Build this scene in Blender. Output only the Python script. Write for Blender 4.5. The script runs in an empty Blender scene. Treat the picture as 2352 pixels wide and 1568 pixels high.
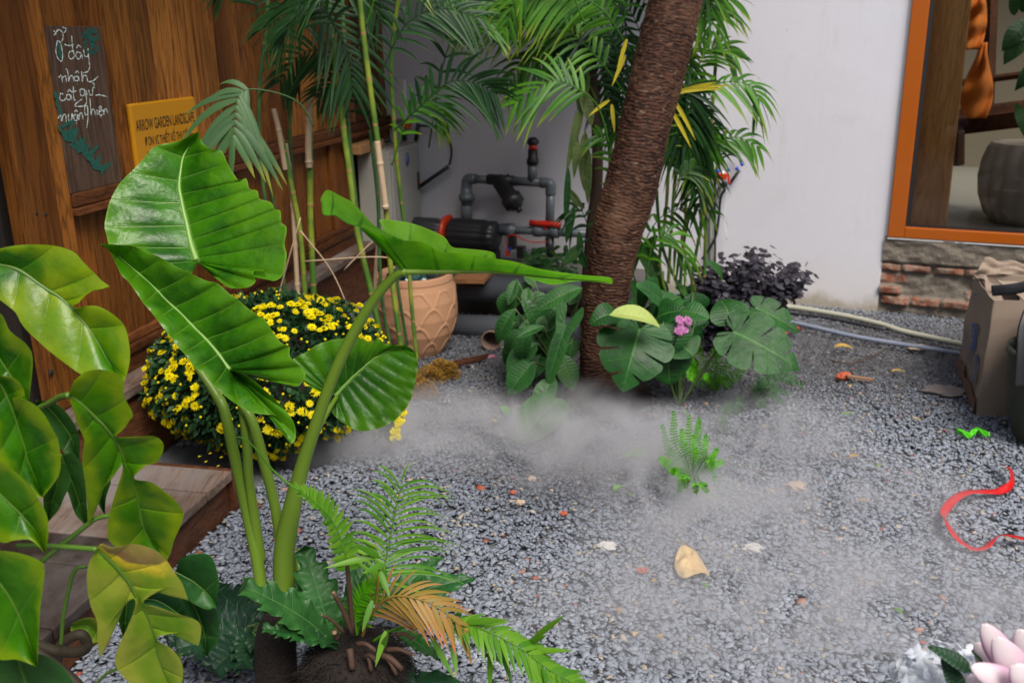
import bpy, math, random
import numpy as np
from mathutils import Vector, Matrix, noise as mnoise
rng = random.Random(7); nr = np.random.default_rng(7)
scene = bpy.context.scene
# ---------------------------------------------------------------- camera
TH = math.radians(17.7); FP = 2198.; SR = 0.0158; CR = math.sqrt(1-SR*SR)
CAM = np.array([0, 0, 1.6]); FW = np.array([0, math.cos(TH), -math.sin(TH)])
_U = np.array([0, math.sin(TH), math.cos(TH)]); _R = np.array([1., 0, 0])
RT = CR*_R - SR*_U; UP = CR*_U + SR*_R
cd = bpy.data.cameras.new('camera'); cam = bpy.data.objects.new('camera', cd); scene.collection.objects.link(cam)
cd.sensor_width = 36; cd.lens = FP/2352*36; cd.clip_start = .05; cd.clip_end = 300
cd.dof.use_dof = True; cd.dof.focus_distance = 2.25; cd.dof.aperture_fstop = 5.0
M = Matrix(((RT[0], UP[0], -FW[0], CAM[0]), (RT[1], UP[1], -FW[1], CAM[1]), (RT[2], UP[2], -FW[2], CAM[2]), (0, 0, 0, 1)))
cam.matrix_world = M; scene.camera = cam
# ---------------------------------------------------------------- light
w = bpy.data.worlds.new('World'); scene.world = w; w.use_nodes = True
nt = w.node_tree; nt.nodes.clear()
sky = nt.nodes.new('ShaderNodeTexSky'); sky.sky_type = 'NISHITA'; sky.sun_disc = False
SUN_EL, SUN_AZ = math.radians(55), math.radians(156)      # azimuth clockwise from +Y
sky.sun_elevation = SUN_EL; sky.sun_rotation = SUN_AZ; sky.dust_density = 3; sky.air_density = 1.0; sky.ozone_density = .6
bg = nt.nodes.new('ShaderNodeBackground'); bg.inputs[1].default_value = .085
hs_ = nt.nodes.new('ShaderNodeHueSaturation'); hs_.inputs['Saturation'].default_value = .55; nt.links.new(sky.outputs[0], hs_.inputs['Color'])
wo = nt.nodes.new('ShaderNodeOutputWorld'); nt.links.new(hs_.outputs[0], bg.inputs[0]); nt.links.new(bg.outputs[0], wo.inputs[0])
sd = bpy.data.lights.new('sun', 'SUN'); sd.energy = 2.0; sd.angle = math.radians(28); sd.color = (1, .93, .85)
so = bpy.data.objects.new('sun', sd); scene.collection.objects.link(so)
sv = Vector((math.sin(SUN_AZ)*math.cos(SUN_EL), math.cos(SUN_AZ)*math.cos(SUN_EL), math.sin(SUN_EL)))
so.rotation_euler = sv.to_track_quat('Z', 'Y').to_euler(); so.location = (1, -1, 6)
scene.view_settings.view_transform = 'Standard'; scene.view_settings.look = 'None'
scene.view_settings.exposure = 0.9; scene.view_settings.gamma = 1
scene.render.engine = 'CYCLES'; scene.cycles.use_denoising = True
scene.cycles.max_bounces = 6; scene.cycles.diffuse_bounces = 3; scene.cycles.glossy_bounces = 2
scene.cycles.transmission_bounces = 3; scene.cycles.transparent_max_bounces = 8; scene.cycles.volume_bounces = 1
scene.cycles.caustics_reflective = False; scene.cycles.caustics_refractive = False
scene.cycles.volume_step_rate = 1.5; scene.cycles.volume_max_steps = 128
# ---------------------------------------------------------------- maths
A = np.array
def ray(x, y): return FW + RT*(x-1176)/FP - UP*(y-784)/FP
def P(x, y, d): r = ray(x, y); return CAM + r*(d/r[1])
def G(x, y, z=0): r = ray(x, y); return CAM + r*((z-1.6)/r[2])
def crop(ox, oy, s): return lambda x, y, *k: ((ox+x/s)/1.7415, (oy+y/s)/1.7415)+tuple(k)
def nz(v): v = A(v, float); return v/(np.linalg.norm(v)+1e-12)
KC = A([-.8, 7.0, 0]); _a = math.radians(12.3)
WE = A([-math.sin(_a), -math.cos(_a), 0]); WN = A([math.cos(_a), -math.sin(_a), 0]); Z = A([0, 0, 1.])
def WW(u, n, z): return KC + WE*u + WN*n + Z*z             # wooden wall frame
def onwood(x, y, n=0): r = ray(x, y); t = ((KC+WN*n-CAM)@WN)/(r@WN); return CAM + r*t
_b = math.radians(-66)
W0 = A([1.921, 5.602, 0]); WR = A([.9135, -.4067, 0]); WM = A([-.4067, -.9135, 0])
def WL(v, n, z): return W0 + WR*v + WM*n + Z*z             # plastered wall frame
def onwhite(x, y, n=0): r = ray(x, y); t = ((W0+WM*n-CAM)@WM)/(r@WM); return CAM + r*t
def cr(pts, n):                                            # catmull rom, n samples
    p = A(pts, float); k = len(p)
    if k < 2: return np.repeat(p, n, 0)
    q = np.vstack([2*p[0]-p[1], p, 2*p[-1]-p[-2]]); t = np.linspace(0, k-1-1e-9, n); i = t.astype(int); f = (t-i)[:, None]
    a, b, c, d = q[i], q[i+1], q[i+2], q[i+3]
    return .5*(2*b+(c-a)*f+(2*a-5*b+4*c-d)*f*f+(3*b-a-3*c+d)*f**3)
def ev(pts, t):                                            # catmull rom at parameters t in 0..1
    p = A(pts, float); k = len(p); q = np.vstack([2*p[0]-p[1], p, 2*p[-1]-p[-2]])
    t = np.clip(A(t, float), 0, 1)*(k-1-1e-9); i = t.astype(int); f = (t-i)[..., None]
    a, b, c, d = q[i], q[i+1], q[i+2], q[i+3]
    return .5*(2*b+(c-a)*f+(2*a-5*b+4*c-d)*f*f+(3*b-a-3*c+d)*f**3)
# ---------------------------------------------------------------- mesh builder
class MB:
    def __init__(s): s.v = []; s.f = []; s.a = []; s.m = []; s.n = 0
    def add(s, v, f, vc=0, sc=0, rnd=0, ex=0, mi=0):
        v = A(v, float).reshape(-1, 3); k = len(v); a = np.zeros((k, 4)); a[:, 0] = vc; a[:, 1] = sc; a[:, 2] = rnd; a[:, 3] = ex
        s.v.append(v); s.a.append(a); s.f += [tuple(int(i)+s.n for i in q) for q in f]; s.m += [mi]*len(f); s.n += k
    def grid(s, g, vc=0, sc=0, rnd=0, ex=0, mi=0, wrap=False):
        g = A(g); a, b = g.shape[:2]
        f = [(i*b+j, i*b+(j+1) % b, (i+1)*b+(j+1) % b, (i+1)*b+j) for i in range(a-1) for j in range(b if wrap else b-1)]
        fl = lambda q: A(q).ravel() if np.ndim(q) else q
        s.add(g.reshape(-1, 3), f, fl(vc), fl(sc), fl(rnd), fl(ex), mi)
    def box(s, o, a, b, c, rnd=0, mi=0, ex=0):
        o, a, b, c = map(A, (o, a, b, c)); v = [o, o+a, o+a+b, o+b, o+c, o+a+c, o+a+b+c, o+b+c]
        f = [(0, 3, 2, 1), (4, 5, 6, 7), (0, 1, 5, 4), (1, 2, 6, 5), (2, 3, 7, 6), (3, 0, 4, 7)]
        if np.dot(np.cross(a, b), c) < 0: f = [q[::-1] for q in f]
        s.add(v, f, 0, 0, rnd, ex, mi)
    def tube(s, pts, r, n=10, seg=None, caps=True, rnd=0, mi=0, ex=0, flat=1.0, ref=None):
        p = cr(pts, seg) if seg else A(pts, float); k = len(p)
        r = np.interp(np.linspace(0, 1, k), np.linspace(0, 1, len(r)), r) if np.ndim(r) else np.full(k, r)
        t = np.gradient(p, axis=0); u = A(ref) if ref is not None else (Z if abs(nz(t[0])@Z) < .9 else A([1., 0, 0])); g = []
        for i in range(k):
            d = nz(t[i]); u = nz(u-d*(u@d)); wv = np.cross(d, u); an = np.linspace(0, 2*math.pi, n, endpoint=False)
            g.append(p[i]+r[i]*(np.cos(an)[:, None]*u+flat*np.sin(an)[:, None]*wv))
        L = np.concatenate([[0], np.cumsum(np.linalg.norm(np.diff(p, axis=0), axis=1))])
        s.grid(g, vc=np.repeat(L, n), rnd=rnd, mi=mi, ex=ex, wrap=True)
        if caps:
            b = s.n-k*n; s.f.append(tuple(b+i for i in range(n))[::-1]); s.m.append(mi); s.f.append(tuple(b+(k-1)*n+i for i in range(n))); s.m.append(mi)
    def lathe(s, c, prof, n=48, mod=None, mi=0, rnd=0, axis=Z, ref=None):
        c = A(c); ax = nz(axis); u = nz(A(ref) if ref is not None else (A([1., 0, 0]) if abs(ax[0]) < .9 else A([0, 1., 0]))); u = nz(u-ax*(u@ax)); v = np.cross(ax, u); g = []
        for i, (r, h) in enumerate(prof):
            row = []
            for j in range(n):
                an = 2*math.pi*j/n; rr = r*(mod(an, h, i) if mod else 1); row.append(c+ax*h+rr*(math.cos(an)*u+math.sin(an)*v))
            g.append(row)
        s.grid(g, wrap=True, mi=mi, rnd=rnd)
    def ball(s, c, r, n=12, mi=0, rnd=0, j=0):
        r = A(r if np.ndim(r) else (r, r, r)); g = []
        for i in range(n//2+1):
            th = math.pi*i/(n//2); row = []
            for k in range(n):
                ph = 2*math.pi*k/n; d = A([math.sin(th)*math.cos(ph), math.sin(th)*math.sin(ph), math.cos(th)])
                q = 1+(j*mnoise.noise(Vector(d*2.3+A(c)*9)) if j else 0); row.append(A(c)+d*r*q)
            g.append(row)
        s.grid(g, wrap=True, mi=mi, rnd=rnd)
    def build(s, name, mats, parent=None, smooth=True, bevel=0, solid=0):
        v = np.vstack(s.v); loc = A(ROOT.get(parent.name, (0, 0, 0))) if parent else A([0., 0, 0])
        me = bpy.data.meshes.new(name); me.from_pydata((v-loc).tolist(), [], s.f)
        a = np.vstack(s.a)
        for i, n in enumerate(('vc', 'sc', 'rnd', 'ex')):
            at = me.attributes.new(n, 'FLOAT', 'POINT'); at.data.foreach_set('value', a[:, i].astype(np.float32))
        mats = mats if isinstance(mats, (list, tuple)) else [mats]
        for m in mats: me.materials.append(m)
        if len(mats) > 1: me.polygons.foreach_set('material_index', s.m)
        if smooth: me.polygons.foreach_set('use_smooth', [True]*len(me.polygons))
        me.update(); o = bpy.data.objects.new(name, me); scene.collection.objects.link(o)
        if parent: o.parent = parent; ROOT[o.name] = tuple(loc)
        if bevel: md = o.modifiers.new('bevel', 'BEVEL'); md.width = bevel; md.segments = 2; md.limit_method = 'ANGLE'
        if solid: md = o.modifiers.new('solid', 'SOLIDIFY'); md.thickness = solid; md.offset = 0
        return o
ROOT = {}
EAVE = .62
def thing(name, label, cat, loc=(0, 0, 0), group=None):
    o = bpy.data.objects.new(name, None); scene.collection.objects.link(o); o.location = tuple(map(float, loc)); o.empty_display_size = .05
    ROOT[o.name] = tuple(map(float, loc)); o['label'] = label; o['category'] = cat
    if group: o['group'] = group
    return o
def tag(o, label=None, cat=None, group=None, kind=None):
    for k, v in (('label', label), ('category', cat), ('group', group), ('kind', kind)):
        if v: o[k] = v
    return o
# ---------------------------------------------------------------- materials
class NT:
    def __init__(s, name):
        s.m = bpy.data.materials.new(name); s.m.use_nodes = True; s.t = s.m.node_tree; s.t.nodes.clear()
        s.out = s.t.nodes.new('ShaderNodeOutputMaterial')
    def n(s, kind, **kw):
        o = s.t.nodes.new('ShaderNode'+kind)
        for k, v in kw.items():
            if k.startswith('i_'):
                key = k[2:]; sock = o.inputs[int(key) if key.isdigit() else key.replace('_', ' ')]; s.put(sock, v)
            else: setattr(o, k, v)
        return o
    def put(s, sock, v):
        if isinstance(v, bpy.types.NodeSocket): s.t.links.new(v, sock)
        else:
            if isinstance(v, (tuple, list)) and len(v) == 3 and sock.type == 'RGBA': v = (*v, 1)
            sock.default_value = v
    def math(s, op, a, b=0, c=0, clamp=False): o = s.n('Math', operation=op, use_clamp=clamp, i_0=a, i_1=b); s.put(o.inputs[2], c); return o.outputs[0]
    def mix(s, f, a, b, mode='MIX'):
        o = s.n('MixRGB', blend_type=mode); s.put(o.inputs[0], f); s.put(o.inputs[1], a); s.put(o.inputs[2], b); return o.outputs[0]
    def attr(s, n): return s.n('Attribute', attribute_name=n).outputs['Fac']
    def co(s, scale=(1, 1, 1), rot=(0, 0, 0), loc=(0, 0, 0)):
        c = s.n('TexCoord').outputs['Object']; m = s.n('Mapping'); s.put(m.inputs[0], c); m.inputs['Scale'].default_value = scale; m.inputs['Rotation'].default_value = rot; m.inputs['Location'].default_value = loc; return m.outputs[0]
    def noise(s, co, sc, det=4, rough=.55, dist=0): o = s.n('TexNoise', i_Scale=sc, i_Detail=det, i_Roughness=rough, i_Distortion=dist); s.put(o.inputs['Vector'], co); return o.outputs['Fac']
    def ramp(s, f, stops):
        r = s.n('ValToRGB'); s.put(r.inputs[0], f); e = r.color_ramp.elements
        while len(e) < len(stops): e.new(.5)
        for el, (p, c) in zip(e, stops): el.position = p; el.color = (*c, 1) if np.ndim(c) else (c, c, c, 1)
        return r.outputs[0]
    def ss(s, x, lo, hi): o = s.n('MapRange', interpolation_type='SMOOTHSTEP', i_0=x, i_1=lo, i_2=hi, i_3=0., i_4=1.); return o.outputs[0]
    def bsdf(s, col, rough=.5, bump=None, bs=.3, bd=.01, spec=.5, metal=0, trans=0, tcol=None, alpha=None, coat=0):
        b = s.n('BsdfPrincipled'); s.put(b.inputs['Base Color'], col); s.put(b.inputs['Roughness'], rough); b.inputs['Specular IOR Level'].default_value = spec; b.inputs['Metallic'].default_value = metal
        if coat: b.inputs['Coat Weight'].default_value = coat
        if bump is not None:
            bp = s.n('Bump'); bp.inputs['Strength'].default_value = bs; bp.inputs['Distance'].default_value = bd; s.put(bp.inputs['Height'], bump); s.put(b.inputs['Normal'], bp.outputs[0])
        o = b.outputs[0]
        if trans:
            t = s.n('BsdfTranslucent'); s.put(t.inputs[0], tcol if tcol is not None else col); mx = s.n('MixShader'); mx.inputs[0].default_value = trans
            s.put(mx.inputs[1], o); s.put(mx.inputs[2], t.outputs[0]); o = mx.outputs[0]
        s.put(s.out.inputs[0], o); return s.m
def plain(name, c, rough=.5, var=.15, sc=30, bs=.2, bd=.003, metal=0, spec=.5, trans=0, coat=0):
    k = NT(name); co = k.co(); f = k.noise(co, sc, 5); big = k.noise(co, sc*.13, 3)
    lo = tuple(x*(1-var) for x in c); hi = tuple(min(1, x*(1+var)) for x in c)
    col = k.mix(big, k.mix(f, lo, hi), k.mix(f, hi, lo)); rg = k.math('MULTIPLY_ADD', f, .2, rough-.1)
    return k.bsdf(col, rg, f, bs, bd, spec, metal, trans, coat=coat)
def leafmat(name, dark, light, vein, vw=.09, mw=.03, rough=.36, yel=None, yamt=0, edge=None, trans=.28, wr=.35, vs=.8, brown=False, nsc=9):
    k = NT(name); co = k.co(); vc, sc_, rn, ex = k.attr('vc'), k.attr('sc'), k.attr('rnd'), k.attr('ex')
    n1 = k.noise(co, nsc, 4, .6); n2 = k.noise(co, nsc*7, 3)
    col = k.mix(k.ss(n1, .38, .62), dark, light)
    col = k.mix(k.math('MULTIPLY', n2, .35), col, light)
    if yel:
        y = k.noise(k.co(loc=(3, 1, 2)), nsc*.55, 3, .6); col = k.mix(k.math('MULTIPLY', k.ss(y, .5, .68), yamt), col, yel)
    fr = k.math('ABSOLUTE', k.math('SUBTRACT', k.math('FRACT', k.math('ADD', vc, .5)), .5))
    wv = k.math('MULTIPLY_ADD', sc_, -vw*.75, vw)
    vm = k.math('SUBTRACT', 1, k.ss(fr, k.math('MULTIPLY', wv, .25), wv)); mm = k.math('SUBTRACT', 1, k.ss(sc_, mw*.6, mw*1.6))
    vm2 = k.math('MULTIPLY', vm, vs)
    col = k.mix(k.math('MAXIMUM', vm2, mm), col, vein)
    col = k.mix(k.math('MULTIPLY', k.ss(sc_, .965, .995), .75), col, edge or vein)
    hsv = k.n('HueSaturation'); k.put(hsv.inputs['Color'], col); k.put(hsv.inputs['Value'], k.math('MULTIPLY_ADD', rn, .5, .75)); k.put(hsv.inputs['Hue'], k.math('MULTIPLY_ADD', rn, -.03, .512)); col = hsv.outputs[0]
    if brown:
        bn = k.mix(k.noise(co, 45, 5, .7), (.13, .045, .015), (.48, .29, .14)); ye = k.mix(n1, (.72, .50, .01), (.80, .62, .05))
        exn = k.math('ADD', ex, k.math('MULTIPLY_ADD', n2, .3, -.15))
        col = k.mix(k.ss(exn, .2, .55), col, ye); col = k.mix(k.ss(exn, .62, .7), col, bn)
    vs_ = k.n('TexVoronoi', i_Scale=11.); k.put(vs_.inputs['Vector'], co); sm = k.math('MULTIPLY', k.math('SUBTRACT', 1, k.ss(vs_.outputs['Distance'], .035, .06)), k.ss(k.noise(k.co(loc=(7, 2, 5)), 5, 2), .5, .6))
    col = k.mix(sm, col, (.22, .15, .03)); vn = k.n('TexVoronoi', i_Scale=nsc*9., feature='DISTANCE_TO_EDGE'); k.put(vn.inputs['Vector'], co); net = k.ss(vn.outputs['Distance'], 0., .12)
    col = k.mix(k.math('MULTIPLY', k.math('SUBTRACT', 1, net), .22), col, light); n3 = k.noise(co, nsc*2.6, 2, .5, .4)
    col = k.mix(k.math('MULTIPLY', k.ss(k.math('ADD', sc_, n3), .95, 1.45), .55), col, yel or light)
    h = k.math('ADD', k.math('MULTIPLY', n3, 1.5), k.math('ADD', k.math('MULTIPLY', n2, .2), k.math('ADD', k.math('MULTIPLY', vm, -.7), k.math('MULTIPLY', net, .045))))
    return k.bsdf(col, k.math('MULTIPLY_ADD', n2, .16, rough-.04), h, wr, .006, .33, 0, trans, k.mix(.6, col, k.mix(1, col, (1.3, 1.6, .3), 'MULTIPLY')))
def bladem(name, a, b, tip=None, rough=.4, trans=.22):
    k = NT(name); rn = k.attr('rnd'); sc_ = k.attr('sc'); n1 = k.noise(k.co(), 6, 3); col = k.mix(rn, a, b); col = k.mix(k.math('MULTIPLY', n1, .5), col, a)
    if tip: col = k.mix(k.ss(k.math('ADD', sc_, k.math('MULTIPLY', rn, .25)), .8, 1.15), col, tip)
    col = k.mix(k.ss(k.attr('ex'), .4, .6), col, (.6, .5, .04))
    return k.bsdf(col, rough+.05, n1, .1, .002, .28, 0, trans)
def woodm(name, a, b, c, axis=2, sc=1, rough=.5, knots=True, grey=None, coat=0):
    k = NT(name); rn = k.attr('rnd'); s3 = [14*sc]*3; s3[axis] = 1.1*sc
    co = k.co(scale=tuple(s3)); off = k.n('VectorMath', operation='ADD'); k.put(off.inputs[0], co); cb = k.n('CombineXYZ'); k.put(cb.inputs[0], k.math('MULTIPLY', rn, 37)); k.put(cb.inputs[1], k.math('MULTIPLY', rn, 11)); k.put(cb.inputs[2], k.math('MULTIPLY', rn, 53)); k.put(off.inputs[1], cb.outputs[0]); co = off.outputs[0]
    g1 = k.noise(co, .55, 5, .6, 1.6); g2 = k.noise(co, 3.2, 6, .65, .4); g3 = k.noise(co, .16, 3, .5)
    wv = k.math('FRACT', k.math('MULTIPLY', g1, 9)); wv = k.math('ABSOLUTE', k.math('MULTIPLY_ADD', wv, 2, -1))
    col = k.mix(k.ss(g3, .35, .65), a, b); col = k.mix(k.math('MULTIPLY', k.ss(wv, .5, 1), .6), col, c); col = k.mix(k.math('MULTIPLY', k.ss(g2, .46, .66), .6), col, c)
    col = k.mix(1, col, k.mix(rn, (.55, .52, .5), (1.25, 1.2, 1.12)), 'MULTIPLY')
    if knots:
        v = k.n('TexVoronoi', i_Scale=.42, i_Randomness=1.); k.put(v.inputs['Vector'], co); col = k.mix(k.math('SUBTRACT', 1, k.ss(v.outputs['Distance'], .03, .11)), col, tuple(x*.3 for x in c))
    if grey: col = k.mix(k.ss(k.noise(k.co(), 3.2, 5, .6), .4, .66), col, grey)
    h = k.math('ADD', k.math('MULTIPLY', g2, .7), k.math('MULTIPLY', wv, .2))
    return k.bsdf(col, k.math('MULTIPLY_ADD', g2, .25, rough-.12), h, .55, .005, .22, coat=coat)
m_wood = woodm('warm_wood', (.16, .052, .009), (.26, .10, .019), (.05, .015, .004))
m_woodp = woodm('wall_plank', (.17, .056, .008), (.38, .155, .032), (.04, .012, .003))
m_woodh = woodm('rail_wood', (.12, .042, .014), (.19, .07, .024), (.04, .014, .006), axis=1)
m_deck = woodm('deck_wood', (.13, .085, .065), (.20, .145, .12), (.06, .038, .03), axis=1, grey=(.22, .19, .175), rough=.65)
m_decko = woodm('shaded_old_deck_wood', (.03, .018, .013), (.06, .038, .028), (.015, .009, .007), axis=1, grey=(.085, .072, .066), rough=.6)  # weathered brown, with the shade of the overhanging plants mixed into the colour
m_fascia = woodm('fascia_wood', (.09, .034, .016), (.15, .062, .03), (.035, .012, .006), axis=1, rough=.5)
m_beam = woodm('beam_wood', (.62, .27, .08), (.80, .41, .15), (.34, .14, .045), rough=.45)
m_plank2 = woodm('pale_plank', (.42, .24, .11), (.52, .33, .17), (.3, .15, .06), axis=0, knots=False)
m_board = woodm('board_wood', (.075, .045, .033), (.15, .095, .068), (.04, .023, .016), rough=.6)
m_black = plain('black_plastic', (.018, .019, .022), .42, .3)
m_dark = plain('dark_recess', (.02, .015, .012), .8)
m_grey = plain('grey_pvc', (.12, .145, .165), .35, .12)
m_slate = plain('dark_grey_pipe', (.085, .095, .11), .45, .15)
m_red = plain('red_plastic', (.62, .03, .015), .35, .1); m_blue = plain('blue_plastic', (.02, .07, .55), .35, .1); m_orange = plain('orange_plastic', (.85, .12, .02), .35, .1)
m_white = plain('white_plastic', (.75, .75, .75), .4, .05)
m_cab = plain('cabinet_paint', (.37, .37, .33), .42, .05, bs=.05)
m_chalk = plain('chalk', (.62, .70, .66), .9, .2, 200)
m_teal = plain('teal_paint', (.012, .09, .065), .7, .5, 60)
def m_wall():
    k = NT('white_plaster'); co = k.co(); n1 = k.noise(co, 1.3, 5, .6); n2 = k.noise(co, 40, 5, .6); n3 = k.noise(co, 6, 5, .65)
    col = k.mix(n1, (.66, .66, .72), (.76, .76, .82)); col = k.mix(k.math('MULTIPLY', k.ss(n3, .55, .75), .25), col, (.60, .57, .55))
    z = k.n('SeparateXYZ'); k.put(z.inputs[0], k.n('NewGeometry').outputs['Position']); zz = k.math('ADD', z.outputs[2], k.math('MULTIPLY_ADD', n3, -.16, .08))
    col = k.mix(k.math('SUBTRACT', 1, k.ss(zz, .02, .10)), col, k.mix(n2, (.20, .16, .10), (.42, .38, .28)))
    col = k.mix(k.math('MULTIPLY', k.math('SUBTRACT', 1, k.ss(zz, .05, .45)), .35), col, (.62, .56, .50))
    v = k.n('TexVoronoi', i_Scale=7.); k.put(v.inputs['Vector'], co); sp = k.math('MULTIPLY', k.math('SUBTRACT', 1, k.ss(v.outputs['Distance'], .02, .05)), k.ss(n3, .5, .6)); col = k.mix(k.math('MULTIPLY', sp, .6), col, (.3, .29, .27))
    st = k.noise(k.co(scale=(5, 5, .7)), 2.2, 5, .7); col = k.mix(k.math('MULTIPLY', k.ss(st, .52, .72), .22), col, (.50, .47, .44)); mu = k.noise(k.co(loc=(4, 4, 4)), .9, 6, .7, .5); col = k.mix(k.math('MULTIPLY', k.ss(mu, .5, .62), .10), col, (.55, .55, .60))
    return k.bsdf(col, .75, k.math('ADD', k.math('MULTIPLY', n3, .8), k.math('MULTIPLY', n2, .2)), .35, .006, .25)
m_plaster = m_wall()
def m_ground_():
    k = NT('ground_soil'); co = k.co(); n1 = k.noise(co, 3, 6, .6); n2 = k.noise(co, 90, 4, .7)
    return k.bsdf(k.mix(n1, (.13, .14, .155), (.20, .205, .215)), .9, n2, .8, .01, .2)
m_soil = m_ground_()
def m_stone_():
    k = NT('gravel_stone'); rn = k.attr('rnd'); ex = k.attr('ex'); co = k.co(); n = k.noise(co, 160, 3, .6)
    col = k.ramp(rn, [(0, (.045, .048, .056)), (.25, (.20, .222, .268)), (.55, (.26, .285, .335)), (.8, (.33, .36, .415)), (.93, (.43, .45, .50)), (.95, (.38, .31, .22)), (.985, (.48, .42, .34)), (.99, (.42, .09, .04))])
    col = k.mix(k.math('MULTIPLY', n, .5), col, k.mix(1, col, (.62, .64, .66), 'MULTIPLY')); col = k.mix(k.math('MULTIPLY', ex, .75), col, (.065, .050, .040))
    return k.bsdf(col, k.math('MULTIPLY_ADD', n, .3, .5), n, .3, .002, .3)
m_stone = m_stone_()
def m_bark_():
    k = NT('ringed_bark'); ex = k.attr('ex'); co = k.co(scale=(1, 1, 3.2)); n1 = k.noise(co, 26, 5, .65, .5); n2 = k.noise(k.co(scale=(1, 1, 4)), 70, 3, .6); n3 = k.noise(k.co(), 4, 3)
    col = k.mix(k.ss(ex, .2, .9), (.016, .007, .005), (.090, .038, .021)); col = k.mix(k.math('MULTIPLY', k.ss(n3, .46, .62), .65), col, (.15, .078, .045))
    col = k.mix(k.math('MULTIPLY', k.ss(n1, .57, .7), .75), col, (.24, .155, .10)); col = k.mix(k.math('MULTIPLY', k.ss(n2, .62, .74), .6), col, (.30, .085, .04)); col = k.mix(k.math('MULTIPLY', k.ss(n1, .45, .3), .8), col, (.03, .014, .01))
    return k.bsdf(col, .75, k.math('ADD', n1, k.math('MULTIPLY', n2, .5)), .6, .008, .25)
m_bark = m_bark_()
m_fibre = plain('dark_fibre', (.014, .008, .006), .9, .6, 90, .9, .01)
m_stalk = plain('cut_stalk', (.06, .028, .016), .7, .4, 60); m_stalkc = plain('cut_stalk_end', (.22, .14, .08), .8, .3, 80)
m_terra = plain('terracotta', (.50, .27, .15), .7, .16, 14, .3, .003, spec=.3)
def m_cane_(name, a, b, ring):
    k = NT(name); vc = k.attr('vc'); n1 = k.noise(k.co(), 5, 3); col = k.mix(k.ss(n1, .4, .6), a, b)
    fr = k.math('ABSOLUTE', k.math('SUBTRACT', k.math('FRACT', k.math('MULTIPLY', vc, 5.2)), .5)); col = k.mix(k.math('SUBTRACT', 1, k.ss(fr, .015, .035)), col, ring)
    col = k.mix(k.ss(k.attr('ex'), .4, .6), col, k.mix(n1, (.38, .27, .17), (.55, .42, .28)))
    return k.bsdf(col, .4, n1, .1, .002)
m_cane = m_cane_('palm_cane', (.06, .15, .02), (.22, .28, .03), (.33, .17, .08))
m_canedk = m_cane_('palm_cane_dark', (.03, .085, .03), (.05, .13, .03), (.15, .1, .05))
m_petiole = plain('alocasia_petiole', (.16, .27, .025), .35, .3, 7, .1, trans=.15)
m_pet2 = plain('green_stem', (.07, .15, .015), .4, .25, 8, .1)
m_pet3 = plain('dark_stem', (.06, .10, .03), .5, .25, 8, .1)
m_alo = leafmat('alocasia_leaf', (.008, .062, .003), (.036, .165, .003), (.12, .26, .04), .055, .03, .27, yel=(.085, .235, .005), yamt=.6, edge=(.20, .34, .04), trans=.25, vs=.7, wr=.5)
m_alou = leafmat('alocasia_underside', (.05, .21, .006), (.11, .33, .008), (.02, .11, .004), .10, .04, .45, yel=(.16, .38, .01), yamt=.5, edge=(.30, .46, .05), trans=.6)
m_pothos = leafmat('pothos_leaf', (.012, .085, .002), (.045, .185, .002), (.07, .20, .012), .05, .03, .27, yel=(.24, .33, .006), yamt=.8, trans=.25, vs=.5, nsc=8)
m_pothosy = leafmat('pothos_yellow', (.08, .20, .008), (.17, .29, .012), (.13, .25, .02), .05, .03, .35, yel=(.36, .37, .05), yamt=.8, trans=.25, vs=.5, brown=True, nsc=7)
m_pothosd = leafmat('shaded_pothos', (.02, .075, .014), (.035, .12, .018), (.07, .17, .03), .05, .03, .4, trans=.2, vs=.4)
m_mons = leafmat('monstera_leaf', (.004, .036, .006), (.012, .085, .011), (.06, .18, .035), .05, .03, .42, trans=.18, vs=.5)
m_monsy = leafmat('pale_monstera', (.36, .47, .12), (.46, .56, .16), (.5, .6, .2), .05, .03, .45, trans=.3, vs=.4)
m_phil = leafmat('philodendron_leaf', (.008, .05, .010), (.024, .10, .018), (.06, .15, .035), .08, .035, .4, trans=.15, vs=.6)
m_xan = leafmat('lobed_leaf', (.010, .062, .014), (.025, .12, .022), (.06, .17, .035), .06, .03, .4, edge=(.12, .28, .06), trans=.2, vs=.4)
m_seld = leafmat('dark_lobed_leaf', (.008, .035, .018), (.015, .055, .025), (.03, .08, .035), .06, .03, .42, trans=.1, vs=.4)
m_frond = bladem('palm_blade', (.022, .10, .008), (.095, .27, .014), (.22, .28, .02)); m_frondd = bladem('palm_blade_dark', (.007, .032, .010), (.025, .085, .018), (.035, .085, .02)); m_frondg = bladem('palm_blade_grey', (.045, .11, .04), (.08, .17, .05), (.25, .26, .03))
m_fern = bladem('fern_blade', (.05, .18, .010), (.15, .32, .018), (.14, .28, .03)); m_fernr = bladem('rust_fern', (.24, .17, .03), (.40, .20, .06), (.50, .15, .07), trans=.2); m_sword = bladem('sword_fern', (.05, .24, .004), (.12, .40, .006), (.16, .33, .02)); m_swordd = bladem('sword_fern_dark', (.015, .07, .02), (.04, .14, .02), (.1, .2, .03))
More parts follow.
